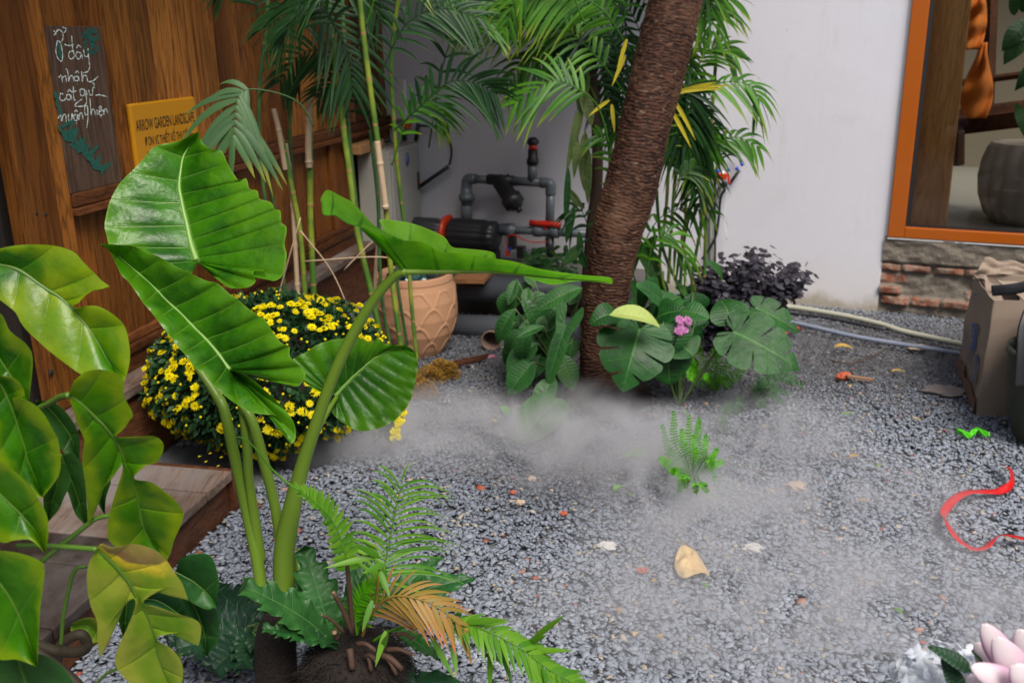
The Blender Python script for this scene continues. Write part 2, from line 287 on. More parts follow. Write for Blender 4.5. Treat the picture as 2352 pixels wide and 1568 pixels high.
# ---------------------------------------------------------------- leaf builders
def half(mb, rows, side, nm, N=None, ns=13, vpr=1., quilt=.004, bow=.12, cup=0, wave=0, slits=None, rnd=.5, exf=None, flip=False, seed=0):
    Mp = [r[0] for r in rows]; Ep = [r[1] for r in rows]; K = len(rows); nm = A(nm)
    tipd = A(Mp[-1])-A(Mp[0]); L = np.linalg.norm(tipd)+1e-9; tipd /= L
    def S(t, s):
        m = ev(Mp, t); e = ev(Ep, t); d = e-m; ln = np.linalg.norm(d, axis=-1, keepdims=True); s_ = s[..., None]
        p = m+d*s_+tipd*bow*ln*s_*(1-s_)
        q = np.abs(np.sin(math.pi*t*(K-1)*vpr))[..., None]**.7
        p = p+nm*(quilt*q*np.sin(math.pi*np.clip(s_*.96+.02, 0, 1))**.6+cup*np.sin(math.pi*s_))
        if wave: p = p+nm*wave*np.sin(t*(K-1)*vpr*2.1*math.pi+seed)[..., None]*s_**4
        return p
    if slits:
        n, s0, g = slits; mm = 9
        for k in range(n):
            a = np.linspace(0, 1, mm)[:, None]; s = np.linspace(0, 1, ns)[None, :]
            u = np.clip((s-s0)/(1-s0), 0, 1); gg = g*(u**.5)*(1.0 if True else 1)
            t = (k+.5+(a-.5)*(1-gg))/n; r = s*(1-.10*np.abs(2*a-1)**5*(s > s0)); t = np.clip(t+0*s, 0, 1)
            pts = S(t, r); mb.grid(pts[:, ::-1] if flip else pts, vc=(t*n+.5)[:, ::-1] if flip else t*n+.5, sc=(s+0*t)[:, ::-1] if flip else s+0*t, rnd=rnd)
        return
    n = N or (K-1)*6+1; t, s = np.meshgrid(np.linspace(0, 1, n), np.linspace(0, 1, ns), indexing='ij')
    pts = S(t, s); ex = exf(t, s) if exf else 0*t; vc = t*(K-1)*vpr
    if flip: pts, vc, s, ex = pts[:, ::-1], vc[:, ::-1], s[:, ::-1], ex[:, ::-1]
    mb.grid(pts, vc=vc, sc=s, rnd=rnd, ex=ex)
def hero(parent, mat, left, right, dep, N=None, vpr=.5, quilt=.004, cup=.0, wave=0, mid_r=(.004, .001), rnd=.5, label=None, exl=None, exr=None, extra=None, midmat=None, lift=0, bow=.1):
    """rows given as ((mx,my),(ex,ey)) picture points; dep(x,y,edge)->distance"""
    def c(rows): return [(P(m[0], m[1], dep(m[0], m[1], 0)+(m[2] if len(m) > 2 else 0)), P(e[0], e[1], dep(e[0], e[1], 1)+(e[2] if len(e) > 2 else 0))) for m, e in rows]
    mb = MB(); L, Rr = c(left), c(right); nm = nz(CAM-L[len(L)//2][0])
    half(mb, L, -1, nm, vpr=vpr, quilt=quilt, cup=cup, wave=wave, rnd=rnd, exf=exl, bow=bow); half(mb, Rr, 1, nm, vpr=vpr, quilt=quilt, cup=cup, wave=wave, rnd=rnd, flip=True, exf=exr, seed=1, bow=bow)
    if extra:
        for e in extra: half(mb, c(e), 1, nm, vpr=vpr, quilt=quilt*.5, cup=cup, rnd=rnd)
    o = mb.build('leaf', mat, parent)
    if label: o['label'] = label
    mp = [];
    for m, e in (left if len(left) > 2 else right):
        q = P(m[0], m[1], dep(m[0], m[1], 0)+(m[2] if len(m) > 2 else 0))
        if not mp or np.linalg.norm(q-mp[-1]) > .004: mp.append(q)
    if mid_r and len(mp) > 2:
        mt = MB(); mt.tube([q+nm*lift for q in mp], mid_r, 8, seg=40); mt.build('midrib', midmat or m_pet2, o)
    return o
SH = {}
def shp(kind):
    if kind in SH: return SH[kind]
    T = np.linspace(0, 1, 13)
    if kind == 'lance': r = [((t, ), (min(1, t+.06*math.sin(math.pi*t)), math.sin(math.pi*t**.75)**.85)) for t in T]
    elif kind == 'ovate': r = [((t, ), (min(1, t+.05), math.sin(math.pi*min(1, t**.62))**.8)) for t in T]
    elif kind == 'cord': r = [((0,), e) for e in ((.0, .02), (-.10, .12), (-.18, .32), (-.17, .58), (-.05, .82))]+[((t,), e) for t, e in ((.04, (.10, .96)), (.12, (.25, 1.)), (.25, (.42, .93)), (.4, (.58, .78)), (.55, (.72, .58)), (.72, (.84, .34)), (.87, (.94, .13)), (1, (1, 0)))]
    elif kind == 'arrow': r = [((0,), e) for e in ((.0, .03), (-.14, .25), (-.28, .52), (-.33, .78), (-.2, .98), (-.02, .8))]+[((t,), e) for t, e in ((.05, (.12, .58)), (.2, (.3, .62)), (.35, (.45, .62)), (.5, (.6, .55)), (.68, (.76, .42)), (.85, (.9, .22)), (1, (1, 0)))]
    elif kind == 'lobed':
        r = [((0,), (.0, .03)), ((0,), (-.12, .2)), ((0,), (-.2, .5))]; n = 5
        for i in range(n):
            t0 = i/n; wv = math.sin(math.pi*(.16+.8*t0)**.8)
            for f, k, sw in ((.12, .86, .02), (.35, 1.0, .05), (.6, 1.06, .07), (.82, .98, .06), (.98, .78, .02)): r.append(((t0+f/n*.95,), (min(1., t0+f/n+sw), wv*k)))
        r.append(((1,), (1.04, 0)))
    SH[kind] = r; return r
def pleaf(mb, base, tip, hw, nrm=None, kind='lance', arch=.15, fold=.15, vpr=.8, quilt=.0016, slits=None, rnd=None, wave=0, tw=0):
    base, tip = A(base), A(tip); ax = tip-base; L = np.linalg.norm(ax); ax /= L
    nrm = nz(CAM-base)*.6+Z*.7 if nrm is None else A(nrm); nrm = nz(nrm-ax*(nrm@ax)); sd_ = np.cross(ax, nrm)
    if tw: nrm, sd_ = nrm*math.cos(tw)+sd_*math.sin(tw), sd_*math.cos(tw)-nrm*math.sin(tw)
    rnd = rng.random() if rnd is None else rnd
    def pt(x, y, sg): return base+ax*L*x+sd_*hw*y*sg+nrm*(arch*L*(4*x*(1-x) if 0 <= x <= 1 else 4*x*.6)+fold*hw*y)
    for sg in (-1, 1):
        rows = [(pt(m[0], 0, sg), pt(e[0], e[1], sg)) for m, e in shp(kind)]
        half(mb, rows, sg, nrm, N=(slits is None) and ((len(rows)-1)*4+1) or None, ns=9, vpr=vpr, quilt=quilt, slits=slits, rnd=rnd, flip=sg > 0, wave=wave)
    return [pt(x, 0, 1) for x in np.linspace(0, 1, 8)]
def leafpart(parent, mat, b, t, wpx, kind='lance', db=4.3, dt=None, stem=None, sm=None, label=None, **kw):
    dt = db if dt is None else dt; B = P(*b, db); T = P(*t, dt); hw = wpx/2/FP*np.linalg.norm(B-CAM)
    mb = MB(); mid = pleaf(mb, B, T, hw, kind=kind, **kw); o = mb.build('leaf', mat, parent)
    if label: o['label'] = label
    if stem is not None:
        s = MB(); S0 = A(stem); md = (S0+B)/2+Z*.06*np.linalg.norm(B-S0); s.tube([S0, md, B], (.006, .004), 7, seg=12); s.build('stem', sm or m_pet3, parent)
    return o
def blade(mb, p, d, L, wv, wd, droop, rnd, seg=6, fold=.3, ex=0, grav=Z):
    s = np.linspace(0, 1, seg+1); nn = np.cross(d, wv); g = []
    for q in s:
        c = p+d*L*q*(1-.15*droop*q)-grav*droop*L*q*q; ww = wd*max(.03, math.sin(math.pi*min(1, .12+.88*q**.8))**.8) if q < 1 else wd*.02
        g.append([c-wv*ww, c-nn*ww*fold, c+wv*ww])
    mb.grid(g, sc=np.repeat(s, 3), rnd=rnd, ex=ex)
def frond(mb, pts, n, L, wd, droop=.4, ang=.6, start=.15, r=.004, seed=0, prof=None, seg=6, jit=.12, ex=0, up=None, v=0.35, fold=.3):
    R = random.Random(seed); c = cr(pts, 60); mb.tube(c, (r, r*.25), 6, rnd=.4)
    T = np.gradient(c, axis=0)
    for i in range(n):
        f = start+(1-start)*(i+.5)/n; k = f*59; j = min(58, int(k)); p = c[j]+(c[j+1]-c[j])*(k-j); t = nz(T[j]); u = Z if up is None else A(up)
        sdv = np.cross(t, u); sdv = nz(sdv) if np.linalg.norm(sdv) > .05 else nz(np.cross(t, [0, 1, .1])); un = nz(np.cross(sdv, t))
        g = (f-start)/(1-start); l = L*(prof(g) if prof else (.35+.65*math.sin(math.pi*min(1, .15+.8*g))))
        for sg in (-1, 1):
            a = ang+R.uniform(-jit, jit)+.35*g; d = nz(sdv*sg*math.cos(a)+t*math.sin(a)+un*(v+R.uniform(-.1, .1))); wv = nz(t-d*(t@d))
            blade(mb, p, d, l*R.uniform(.85, 1.1), wv, wd*R.uniform(.8, 1.1), droop*R.uniform(.7, 1.3), R.random(), seg, fold, ex)
    a_ = nz(T[-1]); blade(mb, c[-1], a_, L*.5, nz(np.cross(a_, Z)+1e-3), wd*.8, droop, R.random(), seg, fold, ex)
# ================================================================ SETTING
g = MB(); g.add([(-30, -20, -.012), (30, -20, -.012), (30, 40, -.012), (-30, 40, -.012)], [(0, 1, 2, 3)]); tag(g.build('ground', m_soil), kind='structure')
def gravel():
    t = (1+5**.5)/2; iv = A([(-1, t, 0), (1, t, 0), (-1, -t, 0), (1, -t, 0), (0, -1, t), (0, 1, t), (0, -1, -t), (0, 1, -t), (t, 0, -1), (t, 0, 1), (-t, 0, -1), (-t, 0, 1)])/1.9
    ft = A([(0, 11, 5), (0, 5, 1), (0, 1, 7), (0, 7, 10), (0, 10, 11), (1, 5, 9), (5, 11, 4), (11, 10, 2), (10, 7, 6), (7, 1, 8), (3, 9, 4), (3, 4, 2), (3, 2, 6), (3, 6, 8), (3, 8, 9), (4, 9, 5), (2, 4, 11), (6, 2, 10), (8, 6, 7), (9, 8, 1)])
    N = 275000; X = nr.uniform(-1.7, 4.55, N); Y = 1.5+4.9*nr.random(N)**1.15
    u = (X-KC[0])*WE[0]+(Y-KC[1])*WE[1]; n = (X-KC[0])*WN[0]+(Y-KC[1])*WN[1]; mw = (X-W0[0])*WM[0]+(Y-W0[1])*WM[1]
    k = (X < .95*Y+.4) & (X > -.62*Y-.35) & (n > .03) & (mw > .01) & ~((n < .64) & (Y < 3.65)) & ~((n < .13) & (Y < 9)); X, Y = X[k], Y[k]; N = len(X)
    far = np.clip((Y-2.2)/3, 0, 1); sz = (.0062+.0075*nr.random(N)**1.7)*(1-.25*far); big = nr.random(N) < .02; sz[big] *= 1.6
    damp = np.exp(-(((X-1.75)/1.0)**2+((Y-4.75)/.55)**2))*1.25+np.exp(-(((X-.3)/.9)**2+((Y-4.9)/.8)**2))*.8+np.exp(-(((X-.25)/.5)**2+((Y-3.45)/.3)**2))*.45
    sz = sz*(1-.35*np.clip(damp, 0, 1))
    var = nr.integers(0, 24, N); base = iv[None]*(1+.28*nr.standard_normal((24, 12, 3)))
    sc = np.stack([sz*nr.uniform(.9, 1.5, N), sz*nr.uniform(.65, 1.0, N), sz*nr.uniform(.22, .46, N)], 1)
    v = base[var]*sc[:, None, :]
    tl = nr.normal(0, .22, (N, 2)); yaw = nr.uniform(0, 6.283, N)
    cx, sx = np.cos(tl[:, :1]), np.sin(tl[:, :1]); y_, z_ = v[..., 1]*cx-v[..., 2]*sx, v[..., 1]*sx+v[..., 2]*cx; v = np.stack([v[..., 0], y_, z_], -1)
    cy, sy = np.cos(tl[:, 1:]), np.sin(tl[:, 1:]); x_, z_ = v[..., 0]*cy+v[..., 2]*sy, -v[..., 0]*sy+v[..., 2]*cy; v = np.stack([x_, v[..., 1], z_], -1)
    ca, sa = np.cos(yaw)[:, None], np.sin(yaw)[:, None]; x_, y_ = v[..., 0]*ca-v[..., 1]*sa, v[..., 0]*sa+v[..., 1]*ca
    zz = nr.random(N)*.013; v = np.stack([x_+X[:, None], y_+Y[:, None], v[..., 2]+zz[:, None]], -1).reshape(-1, 3)
    f = (ft[None]+(np.arange(N)*12)[:, None, None]).reshape(-1, 3)
    me = bpy.data.meshes.new('gravel'); me.vertices.add(len(v)); me.vertices.foreach_set('co', v.ravel().astype(np.float32))
    me.loops.add(f.size); me.loops.foreach_set('vertex_index', f.ravel().astype(np.int32)); me.polygons.add(len(f)); me.polygons.foreach_set('loop_start', np.arange(0, f.size, 3, dtype=np.int32)); me.update(calc_edges=True); me.validate()
    c = np.clip(.20+nr.beta(2.1, 2.2, N)*.73, 0, 1); sp = nr.random(N); c[sp < .035] = nr.uniform(.945, .99, (sp < .035).sum()); c[sp < .0025] = 1
    pn = np.array([mnoise.noise(Vector((x_*1.7, y_*1.7, 3.))) for x_, y_ in zip(X[::1], Y[::1])]) if N < 400000 else 0
    wet = np.clip(1.25*np.exp(-(((X-.0)/1.25)**2+((Y-4.35)/.85)**2))+.9*np.exp(-(((X-.35)/.65)**2+((Y-3.2)/.35)**2))+.5*np.exp(-(((X-1.9)/1.)**2+((Y-4.6)/.6)**2))+.35*pn, 0, 1); c = np.where(c < .94, c*(1-.72*wet), c)
    for nm, q in (('rnd', c), ('ex', np.clip(damp, 0, 1)*(nr.random(N) < .8))):
        at = me.attributes.new(nm, 'FLOAT', 'POINT'); at.data.foreach_set('value', np.repeat(q, 12).astype(np.float32))
    me.materials.append(m_stone); o = bpy.data.objects.new('gravel', me); scene.collection.objects.link(o); tag(o, 'blue grey crushed stone spread over the courtyard floor', 'gravel', kind='stuff')
gravel()
# ---------------- wooden wall
wt = thing('wooden_wall', 'brown timber plank wall with dark rails behind the elephant ear leaves', 'wall', WW(3.8, 0, 0))
def wbox(mb, u0, u1, n0, n1, z0, z1, rnd=None, mi=0): mb.box(WW(u0, n0, z0), WE*(u1-u0), WN*(n1-n0), Z*(z1-z0), rnd=rng.random() if rnd is None else rnd, mi=mi)
def planks(name, u0, u1, z0, z1, wd, n0=-.05, n1=-.012, mat=m_woodp):
    mb = MB(); u = u0
    while u < u1-.01:
        w_ = min(wd*rng.uniform(.75, 1.3), u1-u); wbox(mb, u+.0022, u+w_-.0022, n0, n1+rng.uniform(-.003, .003), z0, z1); u += w_
    return mb.build(name, mat, wt, smooth=False, bevel=.003)
planks('upper_planks', .0, 3.74, 1.09, 3.1, .17); planks('lower_planks', .0, 3.74, .49, 1.03, .15, mat=m_wood)
mb = MB(); wbox(mb, 3.745, 3.915, -.045, .02, .345, 3.1, .3); mb.build('post', m_wood, wt, smooth=False, bevel=.006)
mb = MB(); wbox(mb, 3.66, 3.742, -.06, .012, .46, 3.1, .9); mb.build('post_trim', m_woodp, wt, smooth=False, bevel=.004)
mb = MB(); wbox(mb, 0.001, 3.66, -.05, .022, 1.035, 1.085, .2); wbox(mb, 0.001, 3.66, -.05, .038, 1.005, 1.033, .6); mb.build('middle_rail', m_woodh, wt, smooth=False, bevel=.005)
mb = MB(); wbox(mb, 0.001, 3.66, -.05, .012, .455, .49, .5); wbox(mb, 0.001, 3.66, -.05, .03, .42, .453, .1); wbox(mb, 0.001, 3.74, -.05, .016, .3435, .419, .2); mb.build('bottom_rail', m_woodh, wt, smooth=False, bevel=.004)
for uu in (2.55, 1.2, .10):
    mb = MB(); wbox(mb, uu, uu+.075, -.05, .008, .49, 1.005, .7); mb.build('panel_stile', m_wood, wt, smooth=False, bevel=.004)
mb = MB(); wbox(mb, -.06, .03, -.05, .05, .5, 3.1, .9); mb.build('corner_trim', m_woodp, wt, smooth=False, bevel=.006)
q = onwood(118, 855, .021); mb = MB(); mb.lathe(q-WN*.004+Z*.0, [(.0, 0), (.011, 0), (.012, .0045), (.0, .0045)], 16, axis=WN)
mb.build('bolt_hole', m_dark, wt)
for x_, y_ in ((84, 490), (105, 492)):
    q = onwood(x_, y_, .021); mb = MB(); mb.lathe(q-WN*.004, [(0, 0), (.007, 0), (.007, .0045), (0, .0045)], 14, axis=WN); mb.build('bolt_hole', m_dark, wt)
# dark doorway at left of the wall
dt_ = thing('dark_doorway', 'unlit open doorway with grey threshold left of the wooden post', 'doorway', WW(4.6, -.2, .3))
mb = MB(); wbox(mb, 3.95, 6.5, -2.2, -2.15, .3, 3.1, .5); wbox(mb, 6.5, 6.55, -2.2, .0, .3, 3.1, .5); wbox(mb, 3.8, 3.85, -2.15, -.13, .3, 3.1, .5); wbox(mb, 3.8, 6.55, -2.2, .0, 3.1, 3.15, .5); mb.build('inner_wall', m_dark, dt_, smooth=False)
mb = MB(); wbox(mb, 3.951, 6.5, -2.15, .02, .27, .342, .5); mb.build('threshold', plain('grey_floor', (.22, .20, .19), .7, .2, 12), dt_, smooth=False, bevel=.004)
# ledge and deck
led = thing('wooden_ledge', 'grey brown timber ledge running along the foot of the plank wall', 'ledge', WW(3, .1, .2))
mb = MB(); wbox(mb, 0.0, 4.9, -.05, .12, .305, .343, .4); mb.build('ledge_board', m_deck, led, smooth=False, bevel=.004)
mb = MB(); wbox(mb, 0.0, 4.9, -.05, .10, 0, .303, .6); mb.build('riser', m_fascia, led, smooth=False, bevel=.003)
nd = ((A([-.985, 3.048, 0])-KC)@WN); NDK = float(nd); UDK = float((A([-.985, 3.048, 0])-KC)@WE)
dk = thing('wooden_deck', 'low weathered grey plank deck step below the pothos leaves', 'deck', WW(UDK+.5, .3, 0))
us = [UDK, UDK+.165, UDK+.50, UDK+.66, UDK+.95, UDK+1.2, UDK+1.45, UDK+1.8]
for i in range(len(us)-1):
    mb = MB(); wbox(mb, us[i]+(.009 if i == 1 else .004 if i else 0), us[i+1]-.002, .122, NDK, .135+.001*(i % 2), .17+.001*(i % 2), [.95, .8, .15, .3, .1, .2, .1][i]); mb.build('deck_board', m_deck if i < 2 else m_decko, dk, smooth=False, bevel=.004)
mb = MB(); wbox(mb, UDK-.0, UDK+2.2, NDK-.06, NDK-.025, 0, .134, .5); mb.build('fascia', m_fascia, dk, smooth=False, bevel=.003)
mb = MB(); wbox(mb, UDK-.03, UDK-.004, .122, NDK-.0, 0, .165, .8); mb.build('end_board', m_fascia, dk, smooth=False, bevel=.003)
ev_ = thing('unseen_eave', 'unseen timber eave and side roof added to darken the corner', 'roof', WW(2, .5, 2.5))  # out of view; overhang sized by how far it dims the corner
mb = MB(); mb.box(WW(-.4, -.2, 2.62), WE*6.5, WN*EAVE+Z*-.16, Z*.05, rnd=.4); mb.build('roof_boards', m_woodh, ev_, smooth=False)
mb = MB(); mb.box(WL(-3.4, .002, 2.55), WR*2.9, WM*1.5-Z*.12, Z*.05, rnd=.3); mb.build('added_side_roof', m_woodh, ev_, smooth=False)  # unseen roof added to cut skylight on the wall behind the palms
for o_, a_, b_, lb in (((-4, -3.2, 0), (9, 0, 0), (0, -.2, 0), 'rear courtyard wall behind the viewer'), ((4.6, -3.2, 0), (.2, 0, 0), (0, 7.0, 0), 'side courtyard wall right of the cardboard box')):
    mb = MB(); mb.box(o_, a_, b_, Z*2.6); tag(mb.build('courtyard_wall', m_fascia if o_[0] < 0 else plain('grey_render', (.30, .29, .28), .8, .2, 3), smooth=False), lb, 'wall')
# ---------------- white wall, brick footing, window
wl = MB(); wl.box(WL(-3.6, -.25, -.02), WR*3.885, WM*.25, Z*3.4)
tag(wl.build('plaster_wall', m_plaster, smooth=False), 'pale white plastered wall behind the palms with a dirty foot', 'wall')
def m_brick_():
    k = NT('rough_footing'); ex = k.attr('ex'); rn = k.attr('rnd'); co = k.co(); n = k.noise(co, 25, 6, .7); n2 = k.noise(co, 80, 4)
    mo = k.mix(n, (.10, .085, .065), (.32, .28, .23)); br = k.mix(k.ss(n, .35, .65), k.mix(rn, (.30, .075, .035), (.34, .13, .07)), (.30, .24, .19)); col = k.mix(ex, mo, br)
    return k.bsdf(col, .85, k.math('ADD', n, k.math('MULTIPLY', n2, .4)), 1., .012, .2)
def brickfoot():
    mb = MB(); NX, NZ = 150, 46; x0, x1, z1 = .285, 2.3, .452; bh, bl = .066, .165; g_, ex, rn = [], [], []
    R = random.Random(3); off = [R.uniform(0, .16) for _ in range(9)]; cut = {}
    for j in range(NZ):
        row, er, rr = [], [], []; z = z1*j/(NZ-1)
        for i in range(NX):
            x = x0+(x1-x0)*i/(NX-1); rw = int((z-.045)//bh); k_ = int((x+off[rw % 9])//bl); fx = ((x+off[rw % 9]) % bl)/bl; fz = ((z-.045) % bh)/bh
            ins = min(fx, 1-fx)*bl > .008 and min(fz, 1-fz)*bh > .009 and .045 < z < .31
            if (rw, k_) not in cut: cut[(rw, k_)] = (R.random(), R.uniform(-.012, .02))
            a_, dep = cut[(rw, k_)]; on = ins and a_ < .72
            n = mnoise.fractal(Vector((x*11, z*17, 2)), 1, 2, 5)*.012+mnoise.noise(Vector((x*4, z*6, 5)))*.012
            n += (.014+dep) if on else (-.002 if z < .31 else .02+.01*abs(mnoise.noise(Vector((x*9, z*22, 1))))+(z-.31)*.05)
            row.append(WL(x, n-.012, z)); er.append(1. if on else 0.); rr.append(a_)
        g_.append(row); ex.append(er); rn.append(rr)
    mb.grid(g_, ex=A(ex), rnd=A(rn)); mb.box(WL(x0+.003, -.24, 0), WR*(x1-x0-.003), WM*.205, Z*(z1-.003))
    return mb.build('brick_footing', m_brick_())
tag(brickfoot(), 'crumbling brick and mortar footing under the orange window frame', 'brick wall')
wi = thing('window', 'orange wooden window frame with tall glass above the crumbling bricks', 'window', WL(.9, 0, .46))
m_frame = plain('orange_varnish', (.42, .095, .002), .38, .42, 7, coat=.2)
mb = MB(); mb.box(WL(.30, -.06, .457), WR*.088, WM*.085, Z*2.7); mb.box(WL(.3885, -.06, .457), WR*2.0, WM*.085, Z*.062); mb.build('frame', m_frame, wi, smooth=False, bevel=.004)
mb = MB(); mb.box(WL(.3885, -.025, .52), WR*.022, WM*.02, Z*2.6); mb.box(WL(.411, -.025, .52), WR*1.97, WM*.02, Z*.010); mb.build('gasket', m_black, wi, smooth=False)
mb = MB(); mb.box(WL(.286, .001, .457), WR*.0135, WM*.004, Z*2.7); mb.box(WL(.30, .001, .446), WR*2.08, WM*.02, Z*.009); mb.build('white_filler', m_white, wi, smooth=False)
k = NT('window_glass'); gl = k.n('BsdfGlossy'); gl.inputs['Roughness'].default_value = .02; tr = k.n('BsdfTransparent'); tr.inputs[0].default_value = (.88, .9, .88, 1); fr_ = k.n('Fresnel'); fr_.inputs[0].default_value = 1.5
mx = k.n('MixShader'); k.put(mx.inputs[0], fr_.outputs[0]); k.put(mx.inputs[1], tr.outputs[0]); k.put(mx.inputs[2], gl.outputs[0]); k.put(k.out.inputs[0], mx.outputs[0]); m_glass = k.m
mb = MB(); mb.add([WL(.411, -.016, .531), WL(2.38, -.016, .531), WL(2.38, -.016, 3.13), WL(.411, -.016, 3.13)], [(0, 1, 2, 3)]); mb.build('glass', m_glass, wi, smooth=False)
# room behind the window
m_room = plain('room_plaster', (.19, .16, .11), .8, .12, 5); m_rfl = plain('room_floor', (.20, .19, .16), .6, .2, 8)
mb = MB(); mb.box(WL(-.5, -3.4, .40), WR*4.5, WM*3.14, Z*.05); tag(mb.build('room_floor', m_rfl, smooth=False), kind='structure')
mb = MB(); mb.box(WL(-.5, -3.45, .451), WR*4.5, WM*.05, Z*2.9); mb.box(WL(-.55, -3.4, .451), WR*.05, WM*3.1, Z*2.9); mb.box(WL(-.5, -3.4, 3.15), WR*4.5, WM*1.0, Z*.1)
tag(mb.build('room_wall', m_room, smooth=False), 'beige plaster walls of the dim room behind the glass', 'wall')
def inroom(x, y, n): return onwhite(x, y, n)
bm_ = thing('leaning_beam', 'thick tan timber beam standing just inside the window glass', 'beam', inroom(2125, 520, -.25))
c0, c1 = inroom(2124, 545, -.22), inroom(2208, -260, -.22); mb = MB(); dv = c1-c0; mb.box(c0-WR*.115-WM*.1, WR*.225, WM*.2, dv*1.0, rnd=.8); mb.build('beam', m_beam, bm_, smooth=False, bevel=.008)
b2 = thing('dark_frame_timber', 'dark wooden bench frame seen through the window glass', 'bench', inroom(2270, 330, -1.2))
for i, (p, q, r_) in enumerate((((2120, 290, -1.0), (2400, 255, -1.0), .085), ((2275, -60, -1.1), (2262, 300, -1.1), .05), ((2200, 300, -.95), (2200, 380, -.95), .04), ((2140, 200, -.9), (2400, 165, -.9), .022))):
    mb = MB(); mb.tube([inroom(*p), inroom(*q)], r_, 4, ref=(0, .3, 1)); mb.build(('rail', 'post', 'leg', 'bar')[i], m_woodh, b2, smooth=False)
m_cloth = plain('orange_cloth', (.62, .17, .015), .85, .2, 30)
for i, (cx, cy, rx, ry, lb) in enumerate(((2235, 50, .075, .16, 'upper orange cloth hanging behind the glass near the beam'), (2248, 185, .09, .22, 'lower folded orange cloth hanging behind the glass'))):
    mb = MB(); c = inroom(cx, cy, -.8); gg = []
    for a_ in np.linspace(-1, 1, 22):
        gg.append([c+WR*rx*b_*((.35+.65*math.sin(1.1*(a_+1.2))) if i == 0 else (.6+.4*math.sin(2.2*a_+.6)))+Z*ry*(-a_)+WM*(.03*math.sin(b_*5+a_*3)+.02*math.sin(a_*8+b_)+.05*(1-b_*b_)) for b_ in np.linspace(-1, 1, 16)])
    mb.grid(gg); tag(mb.build('hanging_cloth', m_cloth, solid=.01), lb, 'cloth')
c = inroom(2340, 532, -.75); c[2] = .452
tp = thing('ribbed_pot', 'large grey brown ribbed clay pot behind the window glass', 'pot', c)
m_ribpot = plain('ribbed_clay', (.30, .25, .20), .75, .35, 12, .4); mb = MB()
mb.lathe(c, [(.0, 0), (.17, 0), (.22, .06), (.262, .17), (.275, .28), (.265, .38), (.24, .46), (.225, .485), (.205, .485), (.20, .46), (.21, .36), (.1, .35), (0, .35)], 96, mod=lambda a, h, i: 1-.05*abs(math.sin(a*9))**4 if i < 8 else 1); mb.build('pot_body', m_ribpot, tp)
rp = thing('potted_climber', 'leafy green climber in the ribbed pot behind the glass', 'plant', c+Z*.35)
mb = MB(); mb.tube([c+Z*.352, c+Z*.8+WR*.03, c+Z*1.4-WR*.02, c+Z*2.1], .012, 8, seg=20); mb.build('stem', m_pet3, rp)
for i, (x_, y_, a_, b_) in enumerate(((2350, 60, -50, 60), (2345, 95, -40, 55), (2390, 150, -60, 60), (2350, 250, 20, 90), (2340, 20, -10, -70), (2400, 40, 50, 50))):
    mb = MB(); B = inroom(x_, y_, -.6); pleaf(mb, B, inroom(x_+a_, y_+b_, -.55), .055, kind='cord', nrm=WM*.8+Z*.4); mb.build('leaf', m_phil, rp)
